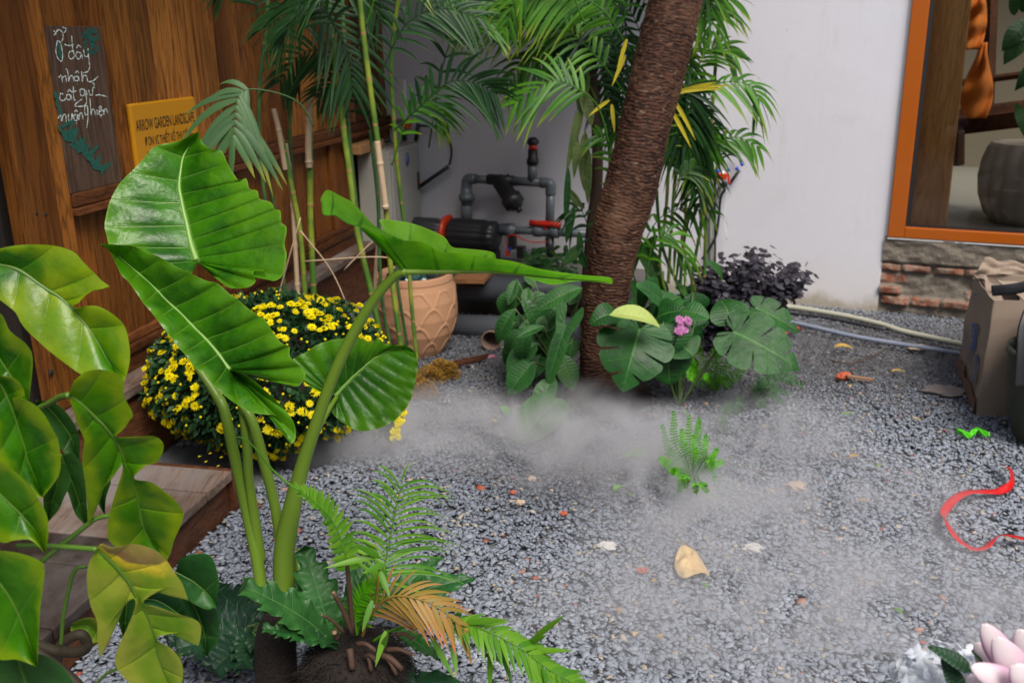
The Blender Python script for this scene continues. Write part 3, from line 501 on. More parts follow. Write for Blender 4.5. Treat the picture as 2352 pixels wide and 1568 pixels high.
# ---------------- signs
q1 = crop(0, 0, 1.96)
bd = thing('chalk_board', 'narrow brown board with chalk handwriting and painted green leaves', 'sign', onwood(210, 440, 0))
zt, zb = 1.656, 1.086; u0, u1 = 3.352, 3.665; mb = MB(); wbox(mb, u0, u1, -.005, .018, zb, zt, .4); mb.build('board', m_board, bd, smooth=False, bevel=.002)
def bq(x, y, n=.0195): return onwood(*q1(x, y), n)
def stroke(mb, pts, wd=.0022, n=.0193): 
    c = cr([bq(x, y, n) for x, y in pts], max(8, len(pts)*5)); t = np.gradient(c, axis=0); L = []
    for i, p in enumerate(c): s_ = nz(np.cross(nz(t[i]), WN)); w_ = wd*(.75+.4*math.sin(i*1.3)); L.append([p-s_*w_, p+WN*.0006, p+s_*w_])
    mb.grid(L)
mb = MB()
for s_ in ([(420, 240), (440, 265), (425, 275), (460, 235), (490, 260), (495, 300), (480, 330)], [(450, 320), (438, 400), (455, 460), (485, 480), (490, 420), (475, 340), (450, 320)], [(490, 215), (515, 225), (512, 250), (498, 258)],
           [(505, 350), (545, 360), (580, 350)], [(562, 280), (570, 380), (585, 440)], [(580, 400), (545, 410), (540, 450), (565, 465), (585, 440)], [(635, 420), (605, 410), (595, 445), (620, 465), (640, 430), (645, 465)], [(600, 380), (615, 355), (635, 375)], [(655, 390), (665, 440), (690, 440), (690, 380), (697, 470), (703, 520), (690, 560), (650, 575)],
           [(460, 610), (480, 595), (490, 650)], [(490, 610), (515, 600), (520, 645)], [(515, 540), (530, 560), (540, 640), (548, 600), (570, 600), (578, 640)], [(610, 600), (585, 605), (590, 635), (612, 630), (615, 600), (622, 635)], [(640, 560), (645, 640), (655, 595), (680, 600), (690, 640), (730, 635), (770, 600)], [(590, 575), (605, 560), (620, 575)], [(602, 660), (606, 664)],
           [(495, 740), (475, 735), (470, 780), (500, 790), (515, 770)], [(550, 745), (525, 745), (525, 780), (550, 780), (555, 745), (562, 785)], [(575, 680), (580, 780), (595, 785)], [(560, 722), (600, 715)], [(530, 725), (545, 705), (560, 725)], [(650, 700), (628, 705), (635, 750), (660, 745), (662, 700), (680, 790), (660, 830), (600, 835), (590, 820), (640, 780)], [(675, 710), (685, 750)], [(695, 705), (705, 745), (725, 740), (728, 690), (745, 690)], [(725, 650), (740, 660), (735, 675)],
           [(455, 930), (475, 905), (485, 950), (495, 905), (515, 905), (520, 955)], [(535, 895), (540, 945), (560, 940), (565, 890), (575, 945)], [(595, 900), (580, 905), (585, 945), (605, 940), (605, 900)], [(610, 895), (618, 940), (628, 890), (645, 895), (650, 935)], [(585, 880), (597, 865), (610, 880)], [(598, 965), (602, 972)], [(680, 830), (665, 835), (668, 900), (690, 890), (685, 830), (690, 920), (680, 1005)], [(705, 770), (715, 900), (722, 860), (740, 865), (748, 905)], [(760, 860), (765, 905)], [(775, 880), (800, 870), (790, 855), (775, 880), (785, 905), (805, 900)], [(775, 850), (788, 835), (800, 848)], [(810, 860), (815, 900), (820, 860), (835, 860), (845, 890)], [(750, 750), (780, 745), (840, 760)], [(788, 915), (792, 920)]): stroke(mb, s_)
mb.build('chalk_lettering', m_chalk, bd)
mb = MB(); R = random.Random(5)
def dab(x, y, a, L_, w_, n): 
    p0 = bq(x, y, n); p1 = bq(x+L_*math.cos(a), y+L_*math.sin(a), n); blade(mb, p0, nz(p1-p0), np.linalg.norm(p1-p0), nz(np.cross(nz(p1-p0), WN)), w_, 0, .5, fold=0, seg=5)
for i in range(44):
    f = R.random(); x = 480+f*330; y = 1030+f*330+R.uniform(-40, 40); dab(x, y, R.choice([-1.1, -.6, -1.9, .5])+R.uniform(-.3, .3), R.uniform(60, 130), .0075, .0188+.00008*i)
for i in range(22): dab(R.uniform(640, 740), R.uniform(230, 420), R.uniform(-1.8, .6), R.uniform(40, 90), .005, .0188+.00009*i)
for i, (x, y) in enumerate(((425, 720), (440, 790), (460, 840), (455, 340), (460, 400))): dab(x, y, 1.2, 85, .010, .0188+.00011*i)
mb.build('painted_leaves', m_teal, bd)
ys = thing('yellow_sign', 'mustard yellow square sign with black company lettering on the planks', 'sign', onwood(370, 380, 0))
m_yel = plain('mustard_paint', (.50, .22, .004), .45, .12, 6, .1)
mb = MB(); s0, s1 = 2.738, 3.228
wbox(mb, s0, s1, -.010, .012, 1.03, 1.368, .4); mb.build('sign_board', m_yel, ys, smooth=False, bevel=.008)
m_ink = plain('black_ink', (.012, .009, .008), .5)
RW = Matrix(((-WE[0], 0, WN[0], 0), (-WE[1], 0, WN[1], 0), (0, 1, 0, 0), (0, 0, 0, 1)))
def text(parent, s, u, z, n, hgt, width, name, mat):
    c = bpy.data.curves.new(name, 'FONT'); c.body = s; c.size = 1; c.extrude = .0; c.offset = .014
    o = bpy.data.objects.new(name, c); scene.collection.objects.link(o); c.materials.append(mat); bpy.context.view_layer.update()
    wd, ht = max(o.dimensions.x, .01), .72; me = bpy.data.meshes.new_from_object(o); me.materials.clear(); me.materials.append(mat); bpy.data.objects.remove(o); o = bpy.data.objects.new(name, me); scene.collection.objects.link(o)
    p = WW(u, n, z); l = A(ROOT[parent.name]); o.parent = parent
    o.matrix_local = Matrix.Translation(Vector(p-l)) @ RW @ Matrix.Diagonal((width/wd, hgt/ht, 1, 1)); return o
text(ys, 'ARROW GARDEN LANDSCAPE', s1-.022, 1.262, .0128, .044, s1-s0-.045, 'lettering', m_ink)
text(ys, 'ĐƠN VỊ THIẾT KẾ THI CÔNG', s1-.07, 1.200, .0128, .034, s1-s0-.12, 'lettering', m_ink)
mb = MB(); wbox(mb, s0+.06, s1-.07, .0121, .0128, 1.172, 1.1745, .4); mb.build('sign_rule', m_ink, ys, smooth=False)
text(ys, 'Ho', s1-.075, 1.13, .0128, .025, .035, 'lettering', m_ink)
# ================================================================ EQUIPMENT IN THE CORNER
bx = thing('control_cabinet', 'pale grey metal control cabinet standing in the corner behind the canes', 'cabinet', WW(.86, .1, .31))
mb = MB(); n0, n1 = .02, .235; ub, ut = .27, .87; zb_, zt_ = .32, .915
wbox(mb, ub, ut, n0, n1, zb_, zt_, .5); mb.build('cabinet_body', m_cab, bx, smooth=False, bevel=.004)
mb = MB(); wbox(mb, ub+.02, ut-.02, n1+.001, n1+.012, zb_+.02, zt_-.03, .5); mb.build('cabinet_door', m_cab, bx, smooth=False, bevel=.003)
mb = MB(); wbox(mb, ub+.05, ub+.08, n1+.0125, n1+.02, .60, .72, .5); mb.build('door_lock', m_black, bx, smooth=False, bevel=.002)
mb = MB(); wbox(mb, ub+.055, ub+.075, n1+.0202, n1+.024, .635, .655, .5); mb.build('lock_button', m_red, bx, smooth=False)
mb = MB(); mb.lathe(WW(.55, n1+.0125, .83), [(0, .0), (.045, 0), (.045, .001), (0, .001)], 24, axis=WN); mb.build('round_sticker', plain('faded_sticker', (.13, .16, .36), .6), bx)
mb = MB(); wbox(mb, .62, 1.05, .005, .12, .918, .97, .5); tag(mb.build('pale_plank', m_plank2, smooth=False, bevel=.003), 'short pale timber block lying on top of the grey cabinet', 'plank')
q5 = crop(1400, 400, 1.96)
def w5(x, y, n=.16): return onwhite(*q5(x, y), n)
hs = thing('coiled_hose', 'black hose with orange tap fitting looping above the cabinet', 'hose', w5(480, 300, .08))
mb = MB(); mb.tube([w5(*p, .07) for p in ((530, 205), (600, 205), (690, 215), (750, 260), (785, 330), (795, 420), (780, 510))], .008, 8, seg=40); mb.build('hose_loop', m_black, hs)
mb = MB(); mb.tube([w5(545, 680, .07), w5(775, 520, .07)], .014, 10); mb.build('foam_sleeve', m_black, hs)
mb = MB(); mb.tube([w5(775, 520, .07), w5(792, 524, .07)], .007, 8); mb.build('pale_tip', m_white, hs)
mb = MB(); mb.tube([w5(535, 185, .07), w5(515, 320, .07)], .014, 8); mb.tube([w5(420, 240, .07), w5(430, 320, .07)], .016, 8); mb.build('uprights', m_black, hs)
mb = MB(); mb.lathe(w5(440, 188, .08), [(0, -.03), (.032, -.025), (.036, 0), (.03, .02), (.014, .03), (0, .03)], 16, axis=WM); mb.ball(w5(500, 158, .1), .018); mb.build('tap_fitting', m_orange, hs)
mb = MB(); mb.ball(w5(520, 172, .1), .009); mb.build('yellow_ring', m_yel, hs)
mb = MB(); mb.box(w5(355, 150, .03), WR*.10, WM*.03, Z*.26); tag(mb.build('wall_notice', m_white, smooth=False, bevel=.003), 'small blank white junction panel fixed above the orange tap', 'panel')
mb = MB(); mb.ball(w5(285, 315, .3), (.035, .03, .02)); mb.tube([w5(285, 315, .3), w5(150, 355, .3)], (.012, .006), 8); tag(mb.build('black_handle_tool', m_black), 'small black handled tool resting on the pale timber block', 'tool')
pp = thing('pipe_manifold', 'dark grey pipe loop with black filter standing above the pump', 'pipes', w5(1250, 1030))
def pipe(name, pts, r, mat=m_grey, n=14, off=.16, seg=None): m = MB(); m.tube([w5(x, y, off) for x, y in pts], r, n, seg=seg); return m.build(name, mat, pp)
pr = .031
pipe('riser_pipe', [(915, 955), (915, 640)], pr*.95); pipe('elbow', [(915, 690), (915, 650), (922, 625), (950, 618), (985, 618)], pr*1.15, seg=14)
m = MB(); m.lathe(w5(915, 765), [(pr, -.055), (pr*1.25, -.05), (pr*1.3, -.02), (pr*1.75, -.015), (pr*1.75, .02), (pr*1.3, .025), (pr*1.15, .07), (pr, .075)], 18); m.build('union_nut', m_grey, pp)
m = MB(); m.lathe(w5(915, 880), [(pr, -.05), (pr*1.18, -.045), (pr*1.18, .045), (pr, .05)], 18); m.build('coupling', m_grey, pp)
pipe('upper_pipe', [(970, 620), (1100, 624)], pr*.9); pipe('upper_pipe', [(1260, 634), (1540, 650)], pr*.95)
pipe('elbow', [(1500, 648), (1550, 651), (1571, 665), (1573, 700), (1573, 740)], pr*1.12, seg=14); pipe('drop_pipe', [(1573, 700), (1566, 1010)], pr*.95)
pipe('vent_pipe', [(1430, 640), (1430, 500)], pr*1.0); pipe('vent_valve', [(1432, 505), (1432, 470), (1433, 455), (1433, 390)], (pr*1.25, pr*1.3, pr*1.05, pr*1.0), m_black); pipe('vent_collar', [(1434, 388), (1434, 350)], pr*.86, m_red)
m = MB(); m.lathe(w5(1434, 352), [(pr*1.0, 0), (pr*1.3, .01), (pr*1.25, .025), (pr*.8, .045), (0, .05)], 18); m.build('vent_cap', m_black, pp)
pipe('filter_head', [(1085, 622), (1280, 634)], pr*1.15, m_black); m = MB(); a0, a1 = w5(1150, 615, .2), w5(1315, 845, .24)
m.tube([a0, a0+(a1-a0)*.62, a0+(a1-a0)*.64, a0+(a1-a0)*.9, a0+(a1-a0)*.92, a1], (.045, .056, .07, .068, .045, .04), 20); m.tube([a1, a1+(a1-a0)*.12], .02, 10); m.build('filter_body', m_black, pp)
for x_ in (1108, 1238): m = MB(); m.tube([w5(x_, 630), w5(x_, 598)], .012, 8); m.ball(w5(x_, 595), .014); m.build('filter_bolt', m_black, pp)
pipe('lower_pipe', [(1060, 1005), (1190, 1012)], pr*.8); pipe('lower_pipe', [(1190, 1015), (1500, 1028)], pr*.85); pipe('lower_pipe', [(1560, 1032), (1900, 1052)], pr*.9)
m = MB(); m.lathe(w5(1240, 1018), [(pr*.9, -.06), (pr*1.3, -.055), (pr*1.3, -.01), (pr*1.45, -.005), (pr*1.45, .04), (pr*1.1, .045), (pr*.9, .06)], 18, axis=WR); m.build('coupling', m_grey, pp)
m = MB(); m.lathe(w5(1540, 1030), [(pr*.95, -.09), (pr*1.3, -.085), (pr*1.3, -.04), (pr*1.15, -.035), (pr*1.15, .035), (pr*1.3, .04), (pr*1.3, .085), (pr, .09)], 18, axis=WR); m.build('valve_body', m_grey, pp)
m = MB(); c = w5(1530, 972, .18); m.tube([c-WR*.105, c-WR*.05, c, c+WR*.05, c+WR*.105], (.024, .018, .024, .018, .024), 10); m.tube([c, c-Z*.05], .014, 8); m.build('valve_handle', m_red, pp)
pipe('drain_pipe', [(1566, 1080), (1566, 1230)], pr*.95, m_black)
wr_ = thing('red_wire', 'thin red electrical wire looping under the lower grey pipe', 'wire', w5(1240, 1100)); m = MB(); m.tube([w5(*p, .2) for p in ((1225, 1220), (1235, 1150), (1228, 1100), (1250, 1062), (1300, 1065), (1360, 1095), (1450, 1115), (1540, 1110))], .004, 6, seg=40); m.build('wire_run', m_red, wr_)
for i, (x_, y_, s_, mt) in enumerate(((1275, 1120, .05, m_black), (1240, 1200, .02, m_red), (1345, 1190, .05, m_black), (1268, 1163, .012, m_blue))):
    m = MB(); m.box(w5(x_, y_, .2)-WR*s_*.5-Z*s_*.8-WM*.02, WR*s_, WM*(.04+.004*i), Z*s_*1.6); m.build('relay_box', mt, wr_, smooth=False, bevel=.002)
pu = thing('water_pump', 'black ribbed water pump with orange red ring below the pipe loop', 'pump', w5(930, 1190, .22))
c = w5(800, 1050, .22); m = MB(); rb = lambda a, h, i: 1-.05*(math.sin(a*14) > .3)
m.lathe(c, [(0, .0), (.105, .0), (.11, .02), (.11, .24), (.1, .27), (.104, .275), (.104, .32), (.07, .34), (0, .34)], 84, mod=rb, axis=WR); m.build('motor_housing', m_black, pu)
m = MB(); m.lathe(c-WR*.045, [(.08, 0), (.125, .0), (.13, .015), (.115, .03), (.08, .031)], 48, axis=WR); m.build('ring', plain('red_orange_paint', (.50, .04, .01), .4, .1), pu)
m = MB(); m.lathe(c-WR*.32, [(0, .0), (.08, .0), (.10, .04), (.10, .2), (.085, .26), (.07, .275)], 60, mod=rb, axis=WR); m.build('pump_head', plain('dark_pump', (.035, .037, .042), .4, .2), pu)
m = MB(); m.box(c-Z*.165-WR*.1-WM*.08, WR*.42, WM*.16, Z*.07); m.build('base_plate', m_black, pu, smooth=False, bevel=.004)
# masonry block the pump stands on, large pipes, scrap
m = MB(); m.box(WL(-2.75, .06, 0), WR*1.75, WM*.32, Z*(float(c[2])-.17)); tag(m.build('concrete_plinth', plain('damp_concrete', (.10, .095, .09), .85, .4, 9, .5), smooth=False, bevel=.01), 'low damp concrete plinth carrying the black pump', 'plinth')
for i, (ya, zr, lb, xa, xb) in enumerate(((750, .068, 'lower dark grey drain pipe lying right of the clay pot', 1010, 1330), (663, .075, 'upper dark grey drain pipe lying under the wooden block', 1010, 1400))):
    m = MB(); d0 = 5.15 if i == 0 else 5.3; a0, a1 = P(xa, ya-2, d0+.05), P(xb, ya+8, d0-.12); m.tube([a0, a1], zr, 28); o = m.build('drain_pipe', m_slate); tag(o, lb, 'pipe')
m = MB(); a0 = P(1210, 662, 5.2); m.box(P(1190, 700, 5.55), A([.9, -.25, 0]), A([-.05, -.2, 0]), A([0, 0, -.6])*0+Z*.03); m.box(P(1000, 742, 5.6), A([1.0, -.25, 0]), A([0, .3, 0]), Z*.2); tag(m.build('dark_gap_fill', m_dark, smooth=False), 'dark blocks filling the gap under the upper drain pipe', 'blocks')  # boxes in the recess colour stand in for the dark gap between pipes
m = MB(); a0 = P(1018, 646, 5.2); m.box(P(1075, 652, 5.12), A([.22, -.03, 0]), A([-.03, .2, .02]), Z*.035); 
bpts = [P(1040, 640, 5.15), P(1112, 640, 5.12), P(1140, 612, 5.4), P(1065, 612, 5.43)]
m = MB(); m.add([p-Z*.03 for p in bpts]+bpts, [(0, 1, 5, 4), (1, 2, 6, 5), (2, 3, 7, 6), (3, 0, 4, 7), (4, 5, 6, 7), (3, 2, 1, 0)], rnd=.6); tag(m.build('wooden_block', woodm('block_wood', (.30, .14, .06), (.4, .2, .09), (.18, .08, .03), axis=0), smooth=False, bevel=.003), 'small brown wooden block resting on the upper drain pipe', 'wood block')
c = G(1130, 802); c[2] = .055; ax = nz(A([-.15, -1, .05])); m = MB(); m.lathe(c, [(.0, -.10), (.035, -.10), (.05, .01), (.055, .012), (.055, .03), (.048, .03), (.045, .0), (.03, -.085), (0, -.085)], 30, axis=ax); tag(m.build('clay_cup', plain('brown_clay', (.16, .10, .075), .8, .25)), 'small brown clay pot lying on its side beside the drain pipe', 'pot')
# ---------------- terracotta pot
c = G(950, 800); c = A([c[0]+.0, 4.86, 0]); PR = .222; PH = .43
c[0] = P(953, 700, 4.86)[0]
tpo = thing('terracotta_pot', 'big orange terracotta pot with embossed petal scales', 'pot', c)
def petal(a, h, i):
    v = h/PH*4.0-.15; best = 0
    for row in (0, 1, 2, 3, 4):
        for sh in (0,):
            ph = (a/(2*math.pi)*9+.5*(row % 2)) % 1-.5; yy = v-row  # petal row spans row..row+1.6
            if -.9 < yy < .95:
                wv = .52*math.sqrt(max(0, 1-max(0, yy)**1.6)) if yy > 0 else .52*(1+yy*.15)
                if abs(ph) < wv: e = (wv-abs(ph)); val = (1-.1*row)*0+.5+.5*min(1, e/.08); best = max(best, val*(1 if yy < .93 else .6)); 
    return best
gg = []; nh, na = 110, 240
for i in range(nh+1):
    h = PH*i/nh; f = i/nh; r = PR*(.62+.38*math.sin(math.pi*min(1, .10+f*.62))**.8) if f < .97 else PR*(.88)
    r = PR*np.interp(f, [0, .1, .3, .5, .7, .85, .93, 1], [.60, .72, .9, .985, 1.0, .955, .91, .88]); row = []
    for j in range(na):
        a_ = 2*math.pi*j/na; e = 0
        if .04 < f < .86:
            # scalloped overlapping petals: ridge line along the arch of each petal
            best = 9
            for rw in range(5):
                ph = (a_/(2*math.pi)*9+.5*(rw % 2)) % 1-.5; top = .22*rw+.20-.22*(abs(ph)/.5)**1.7*1.15; best = min(best, abs(f-top-.02)) if top > .0 else best
            e = .006*math.exp(-(best/.016)**2)+.004*math.sin(a_*9)*0
        if f > .93: e = .004
        row.append(c+A([(r+e)*math.cos(a_), (r+e)*math.sin(a_), h]))
    gg.append(row)
for r, h in ((PR*.86, PH+.006), (PR*.80, PH+.002), (PR*.79, PH-.04), (PR*.82, PH-.14), (.01, PH-.15)): gg.append([c+A([r*math.cos(2*math.pi*j/na), r*math.sin(2*math.pi*j/na), h]) for j in range(na)])
m = MB(); m.grid(gg, wrap=True); m.build('pot_body', m_terra, tpo)
m = MB(); rk = c+A([-.03, 0, PH-.055]); m.ball(rk, (.115, .105, .085), 26, j=.55); k = NT('dark_glass_slag'); n_ = k.n('TexVoronoi', i_Scale=22.); k.put(n_.inputs['Vector'], k.co()); o = m.build('slag_lump', k.bsdf(k.mix(n_.outputs['Distance'], (.004, .03, .03), (.02, .10, .09)), .12, n_.outputs['Distance'], 1., .03, .8), smooth=True); tag(o, 'glossy dark green lump sitting inside the terracotta pot', 'glass lump')
m = MB(); 
for i in range(5): m.tube([c+A([.06+.012*i, .02-.012*i, PH-.13]), c+A([.09+.014*i, .03+.02*i, PH+.06+.01*i])], .009, 8)
tag(m.build('black_tubing', m_black), 'bundle of short black tubes standing inside the terracotta pot', 'tubes')
# ---------------- hose assembly on the right wall
q6 = crop(2200, 600, 1.742)
def w6(x, y, n=.04): return onwhite(*q6(x, y), n)
vh = thing('valve_hose', 'black hoses with red and blue valve fixed on the white wall', 'hose', w6(1150, 700))
m = MB(); m.tube([w6(*p) for p in ((1150, 790), (1150, 550), (1148, 300), (1160, 130), (1200, 60), (1255, 32), (1310, 50), (1335, 95))], .007, 8, seg=60); m.tube([w6(*p, .05) for p in ((1060, 760), (1110, 690), (1155, 600), (1175, 480), (1190, 330), (1225, 270))], .008, 8, seg=40); m.build('hoses', m_black, vh)
m = MB(); m.tube([w6(1128, 790, .02), w6(1128, 450, .02), w6(1190, 240, .02)], .013, 8, seg=20); m.build('pale_conduit', plain('pale_pvc', (.42, .45, .38), .45), vh)
m = MB(); m.lathe(w6(1215, 240, .06), [(0, -.02), (.018, -.02), (.02, .02), (.0, .025)], 14, axis=WM); m.tube([w6(1320, 140), w6(1250, 240)], .009, 8); m.build('black_joint', m_black, vh)
m = MB(); cc = w6(1205, 180, .06); m.box(cc-WR*.025-Z*.02, WR*.05, WM*.03, Z*.035); m.tube([w6(1180, 165, .06), w6(1165, 200, .07)], .008, 6); m.tube([w6(1240, 165, .06), w6(1250, 235, .06)], .008, 6); m.build('red_clip', m_red, vh, smooth=False, bevel=.003)
m = MB(); m.ball(w6(1205, 160, .07), .012); m.build('white_knob', m_white, vh)
for p, q in (((1160, 165), (1180, 135)), ((1240, 130), (1248, 150)), ((1295, 125), (1312, 135)), ((1330, 95), (1348, 105))):
    m = MB(); m.tube([w6(*p, .05), w6(*q, .05)], .011, 8); m.build('blue_ring', m_blue, vh)
m = MB(); m.tube([w6(*p, .05) for p in ((1228, 280), (1220, 400), (1212, 500), (1235, 620))], .003, 6, seg=24); m.build('white_string', m_white, vh)
# ---------------- pipes on the ground at right
def q7(x, y): return crop(3200, 900, 1.742)(x, y)
def g7(x, y, z=0): return G(*q7(x, y), z)
m = MB(); m.tube([g7(*p, .03) for p in ((-120, 565), (0, 580), (300, 630), (560, 690))]+[g7(700, 735, .028), g7(900, 780, .026), g7(1250, 860, .026), g7(1700, 990, .026)], .0155, 12, seg=50); tag(m.build('cream_pipe', plain('cream_pvc', (.42, .42, .33), .45, .15)), 'cream plastic pipe lying along the foot of the white wall', 'pipe')
m = MB(); m.tube([g7(*p, .03) for p in ((-150, 665), (0, 690), (400, 780), (900, 860), (1150, 900), (1500, 975))], .0125, 12, seg=40); tag(m.build('grey_pipe', plain('grey_blue_pvc', (.22, .25, .33), .45, .1)), 'thin blue grey pipe lying on the gravel before the cream pipe', 'pipe')
m = MB(); m.tube([g7(*p, .016) for p in ((-100, 610), (200, 650), (520, 715), (720, 730), (1000, 800))], .010, 8, seg=30); tag(m.build('black_cable', m_black), 'black cable lying tight beside the cream pipe', 'cable')
# ---------------- cardboard box
m_card = plain('cardboard', (.29, .225, .175), .8, .3, 5, .25, .004, spec=.2); m_card2 = plain('wet_cardboard', (.16, .075, .05), .75, .3, 8)
cb = thing('cardboard_box', 'tall open brown cardboard box with blue print and wet base', 'box', G(2270, 950))
Fb, Bb, F2, B2 = G(2243, 960), G(2212, 845), G(2330, 985), None; top = .50
Fb3 = G(2243, 958); Bb3 = G(2200, 835); Rt = nz(A([.98, -.12, 0])); 
Ft = P(2284, 690, 3.82); Bt = P(2238, 632, Bb3[1]-.0); wdt = .42
def cardsheet(name, p00, p10, p11, p01, mt=m_card, lb=None, amp=.006, par=cb):
    mm = MB(); g_ = []
    for i in range(15):
        a_ = i/14; g_.append([(p00*(1-a_)+p10*a_)*(1-b_)+(p01*(1-a_)+p11*a_)*b_+nz(np.cross(p10-p00, p01-p00))*amp*mnoise.noise(Vector((a_*3+p00[0]*5, b_*3, p00[2]*7)))*2 for b_ in np.linspace(0, 1, 15)])
    mm.grid(g_); o = mm.build(name, mt, par, solid=.004, smooth=False)
    return o
cardsheet('side_panel', Fb3, Bb3, Bt, Ft); cardsheet('side_panel', Fb3, Fb3+Rt*wdt, Ft+Rt*wdt, Ft); cardsheet('side_panel', Fb3+Rt*wdt, Bb3+Rt*wdt, Bt+Rt*wdt, Ft+Rt*wdt); cardsheet('side_panel', Bb3, Bb3+Rt*wdt, Bt+Rt*wdt, Bt)
cardsheet('flap', Bt, Ft, Ft+Rt*.16+A([0, .08, -.03]), Bt+Rt*.10+A([0, -.03, -.06]), amp=.02); cardsheet('flap', Bt, Bt+Rt*.3, Bt+Rt*.24+A([0, .06, .05]), Bt+Rt*.06+A([0, .05, .075]), amp=.02); cardsheet('flap', Ft+Rt*.12, Ft+Rt*.35, Ft+Rt*.3+A([0, .2, .02]), Ft+Rt*.10+A([0, .22, .03]))
m_pr = plain('blue_print', (.04, .11, .30), .8, .2)
sdn = nz(np.cross(Bb3-Fb3, Ft-Fb3)); sdn = sdn if sdn[0] < 0 else -sdn
def sp(a_, b_, off=.0135): return (Fb3*(1-a_)+Bb3*a_)*(1-b_)+(Ft*(1-a_)+Bt*a_)*b_+sdn*off
def pst(mm, pts, wd):
    c_ = cr([sp(*p) for p in pts], len(pts)*5); t = np.gradient(c_, axis=0); mm.grid([[p-nz(np.cross(nz(t[i]), sdn))*wd, p+nz(np.cross(nz(t[i]), sdn))*wd] for i, p in enumerate(c_)])
mm = MB()
for k_ in range(5):
    b_ = .62-.05*k_; pst(mm, [(.30+.03*math.sin(k_*2), b_), (.42, b_+.03), (.55+.05*math.cos(k_), b_-.02)], .009)
for k_ in range(3): pst(mm, [(.70, .42-.07*k_), (.9, .46-.07*k_)], .004); pst(mm, [(.45, .36-.05*k_), (.62, .39-.05*k_)], .004)
pst(mm, [(.14, .42), (.24, .43), (.245, .27), (.15, .25), (.14, .42)], .009); pst(mm, [(.19, .41), (.195, .27)], .005); pst(mm, [(.6, .9), (.7, .86), (.68, .78)], .005)
mm.build('printed_marks', m_pr, cb)
mm = MB(); g_ = [[(Fb3*(1-a_)+Bb3*a_)*(1-b_)+(Ft*(1-a_)+Bt*a_)*b_+sdn*.0145 for b_ in np.linspace(0, .14+.10*mnoise.noise(Vector((a_*7, 1, 3))), 5)] for a_ in np.linspace(0, 1, 40)]; mm.grid(g_); mm.build('wet_stain', m_card2, cb)
# basket at right edge
cbk = A([P(2452, 900, 3.55)[0], 3.55, 0]); bk = thing('woven_tub', 'dark green grey tub with black straps beside the cardboard box', 'tub', cbk)
m = MB(); m.lathe(cbk, [(0, 0), (.15, 0), (.17, .02), (.20, .12), (.205, .125), (.215, .24), (.222, .25), (.232, .36), (.24, .37), (.235, .395), (.22, .39), (.20, .30), (0, .28)], 60, mod=lambda a, h, i: 1+.01*math.sin(a*30)); m.build('tub_body', plain('weathered_green', (.05, .052, .036), .75, .4, 14, .5), bk)
m = MB(); m.ball(cbk+Z*.40, (.205, .2, .15), 30, j=.25); m.build('sack', plain('brown_sack', (.10, .055, .05), .9, .3, 30, .6), bk)
m = MB(); s0_ = cbk+A([-.23, -.08, .33]); m.tube([cbk+A([-.25, -.10, .28]), cbk+A([-.25, -.08, .40]), cbk+A([-.235, -.04, .52]), cbk+A([-.16, .0, .60]), cbk+A([.05, .0, .63])], .022, 8, seg=30, flat=.2); m.tube([cbk+A([-.28, .15, .60]), cbk+A([-.22, .1, .62]), cbk+A([-.1, .05, .66]), cbk+A([.1, .05, .66])], .022, 8, seg=30, flat=.35); m.build('strap', m_black, bk)
m = MB(); m.ball(cbk+A([-.08, -.02, .55]), (.07, .06, .05), 16, j=.3); tag(m.build('crumpled_sheet', plain('black_film', (.02, .02, .024), .3, .3)), 'crumpled black plastic on top of the brown sack', 'plastic')
exec_rest = True
# ================================================================ TREE TRUNK
def trunk():
    pts = [(1396, 945), (1385, 880), (1378, 810), (1386, 740), (1394, 670), (1412, 560), (1449, 430), (1490, 250), (1550, 0), (1600, -220), (1640, -420)]
    wd = [128, 100, 90, 96, 104, 116, 121, 119, 117, 114, 110]; dd = [4.12, 4.14, 4.15, 4.15, 4.15, 4.15, 4.16, 4.18, 4.2, 4.2, 4.2]
    C = [P(x, y, d) for (x, y), d in zip(pts, dd)]; C[0][2] = min(C[0][2], -.03)
    K = 760; c = cr(C, K); r = np.interp(np.linspace(0, 1, K), np.linspace(0, 1, len(wd)), [w_/2/FP*np.linalg.norm(p-CAM) for w_, p in zip(wd, C)]); n = 120; g_, ex = [], []
    L = np.concatenate([[0], np.cumsum(np.linalg.norm(np.diff(c, axis=0), axis=1))]); t = np.gradient(c, axis=0)
    for i in range(K):
        d = nz(t[i]); u = nz(A([1., 0, 0])-d*d[0]); v = np.cross(d, u); row, er = [], []
        for j in range(n):
            a_ = 2*math.pi*j/n; x, y = math.cos(a_), math.sin(a_); l = L[i]
            ph = l/.0145+.8*mnoise.noise(Vector((x*1.3, y*1.3, l*3)))+.45*mnoise.noise(Vector((x*4, y*4, l*9))); rid = abs(math.sin(math.pi*ph))
            nn = mnoise.fractal(Vector((x*5+l*2, y*5, l*80)), 1, 2, 3); h = .0022*rid**.6+.0036*nn+.010*mnoise.noise(Vector((x*1.5, y*1.5, l*2.5)))
            row.append(c[i]+(r[i]*.96+h)*(x*u+y*v)); er.append(min(1, max(0, rid*.8+nn*.5)))
        g_.append(row); ex.append(er)
    m = MB(); m.grid(g_, ex=A(ex), wrap=True); return m.build('trunk', m_bark, tr_)
RB_ = 1; tr_ = thing('palm_tree', 'thick leaning dark brown ringed palm trunk in the middle of the courtyard', 'tree', G(1400, 940)); trunk(); mb = MB(); c_ = G(1402, 925); mb.ball(c_+Z*.0, (.20, .17, .085), 40, j=.5); mb.build('root_ball', m_fibre, tr_)

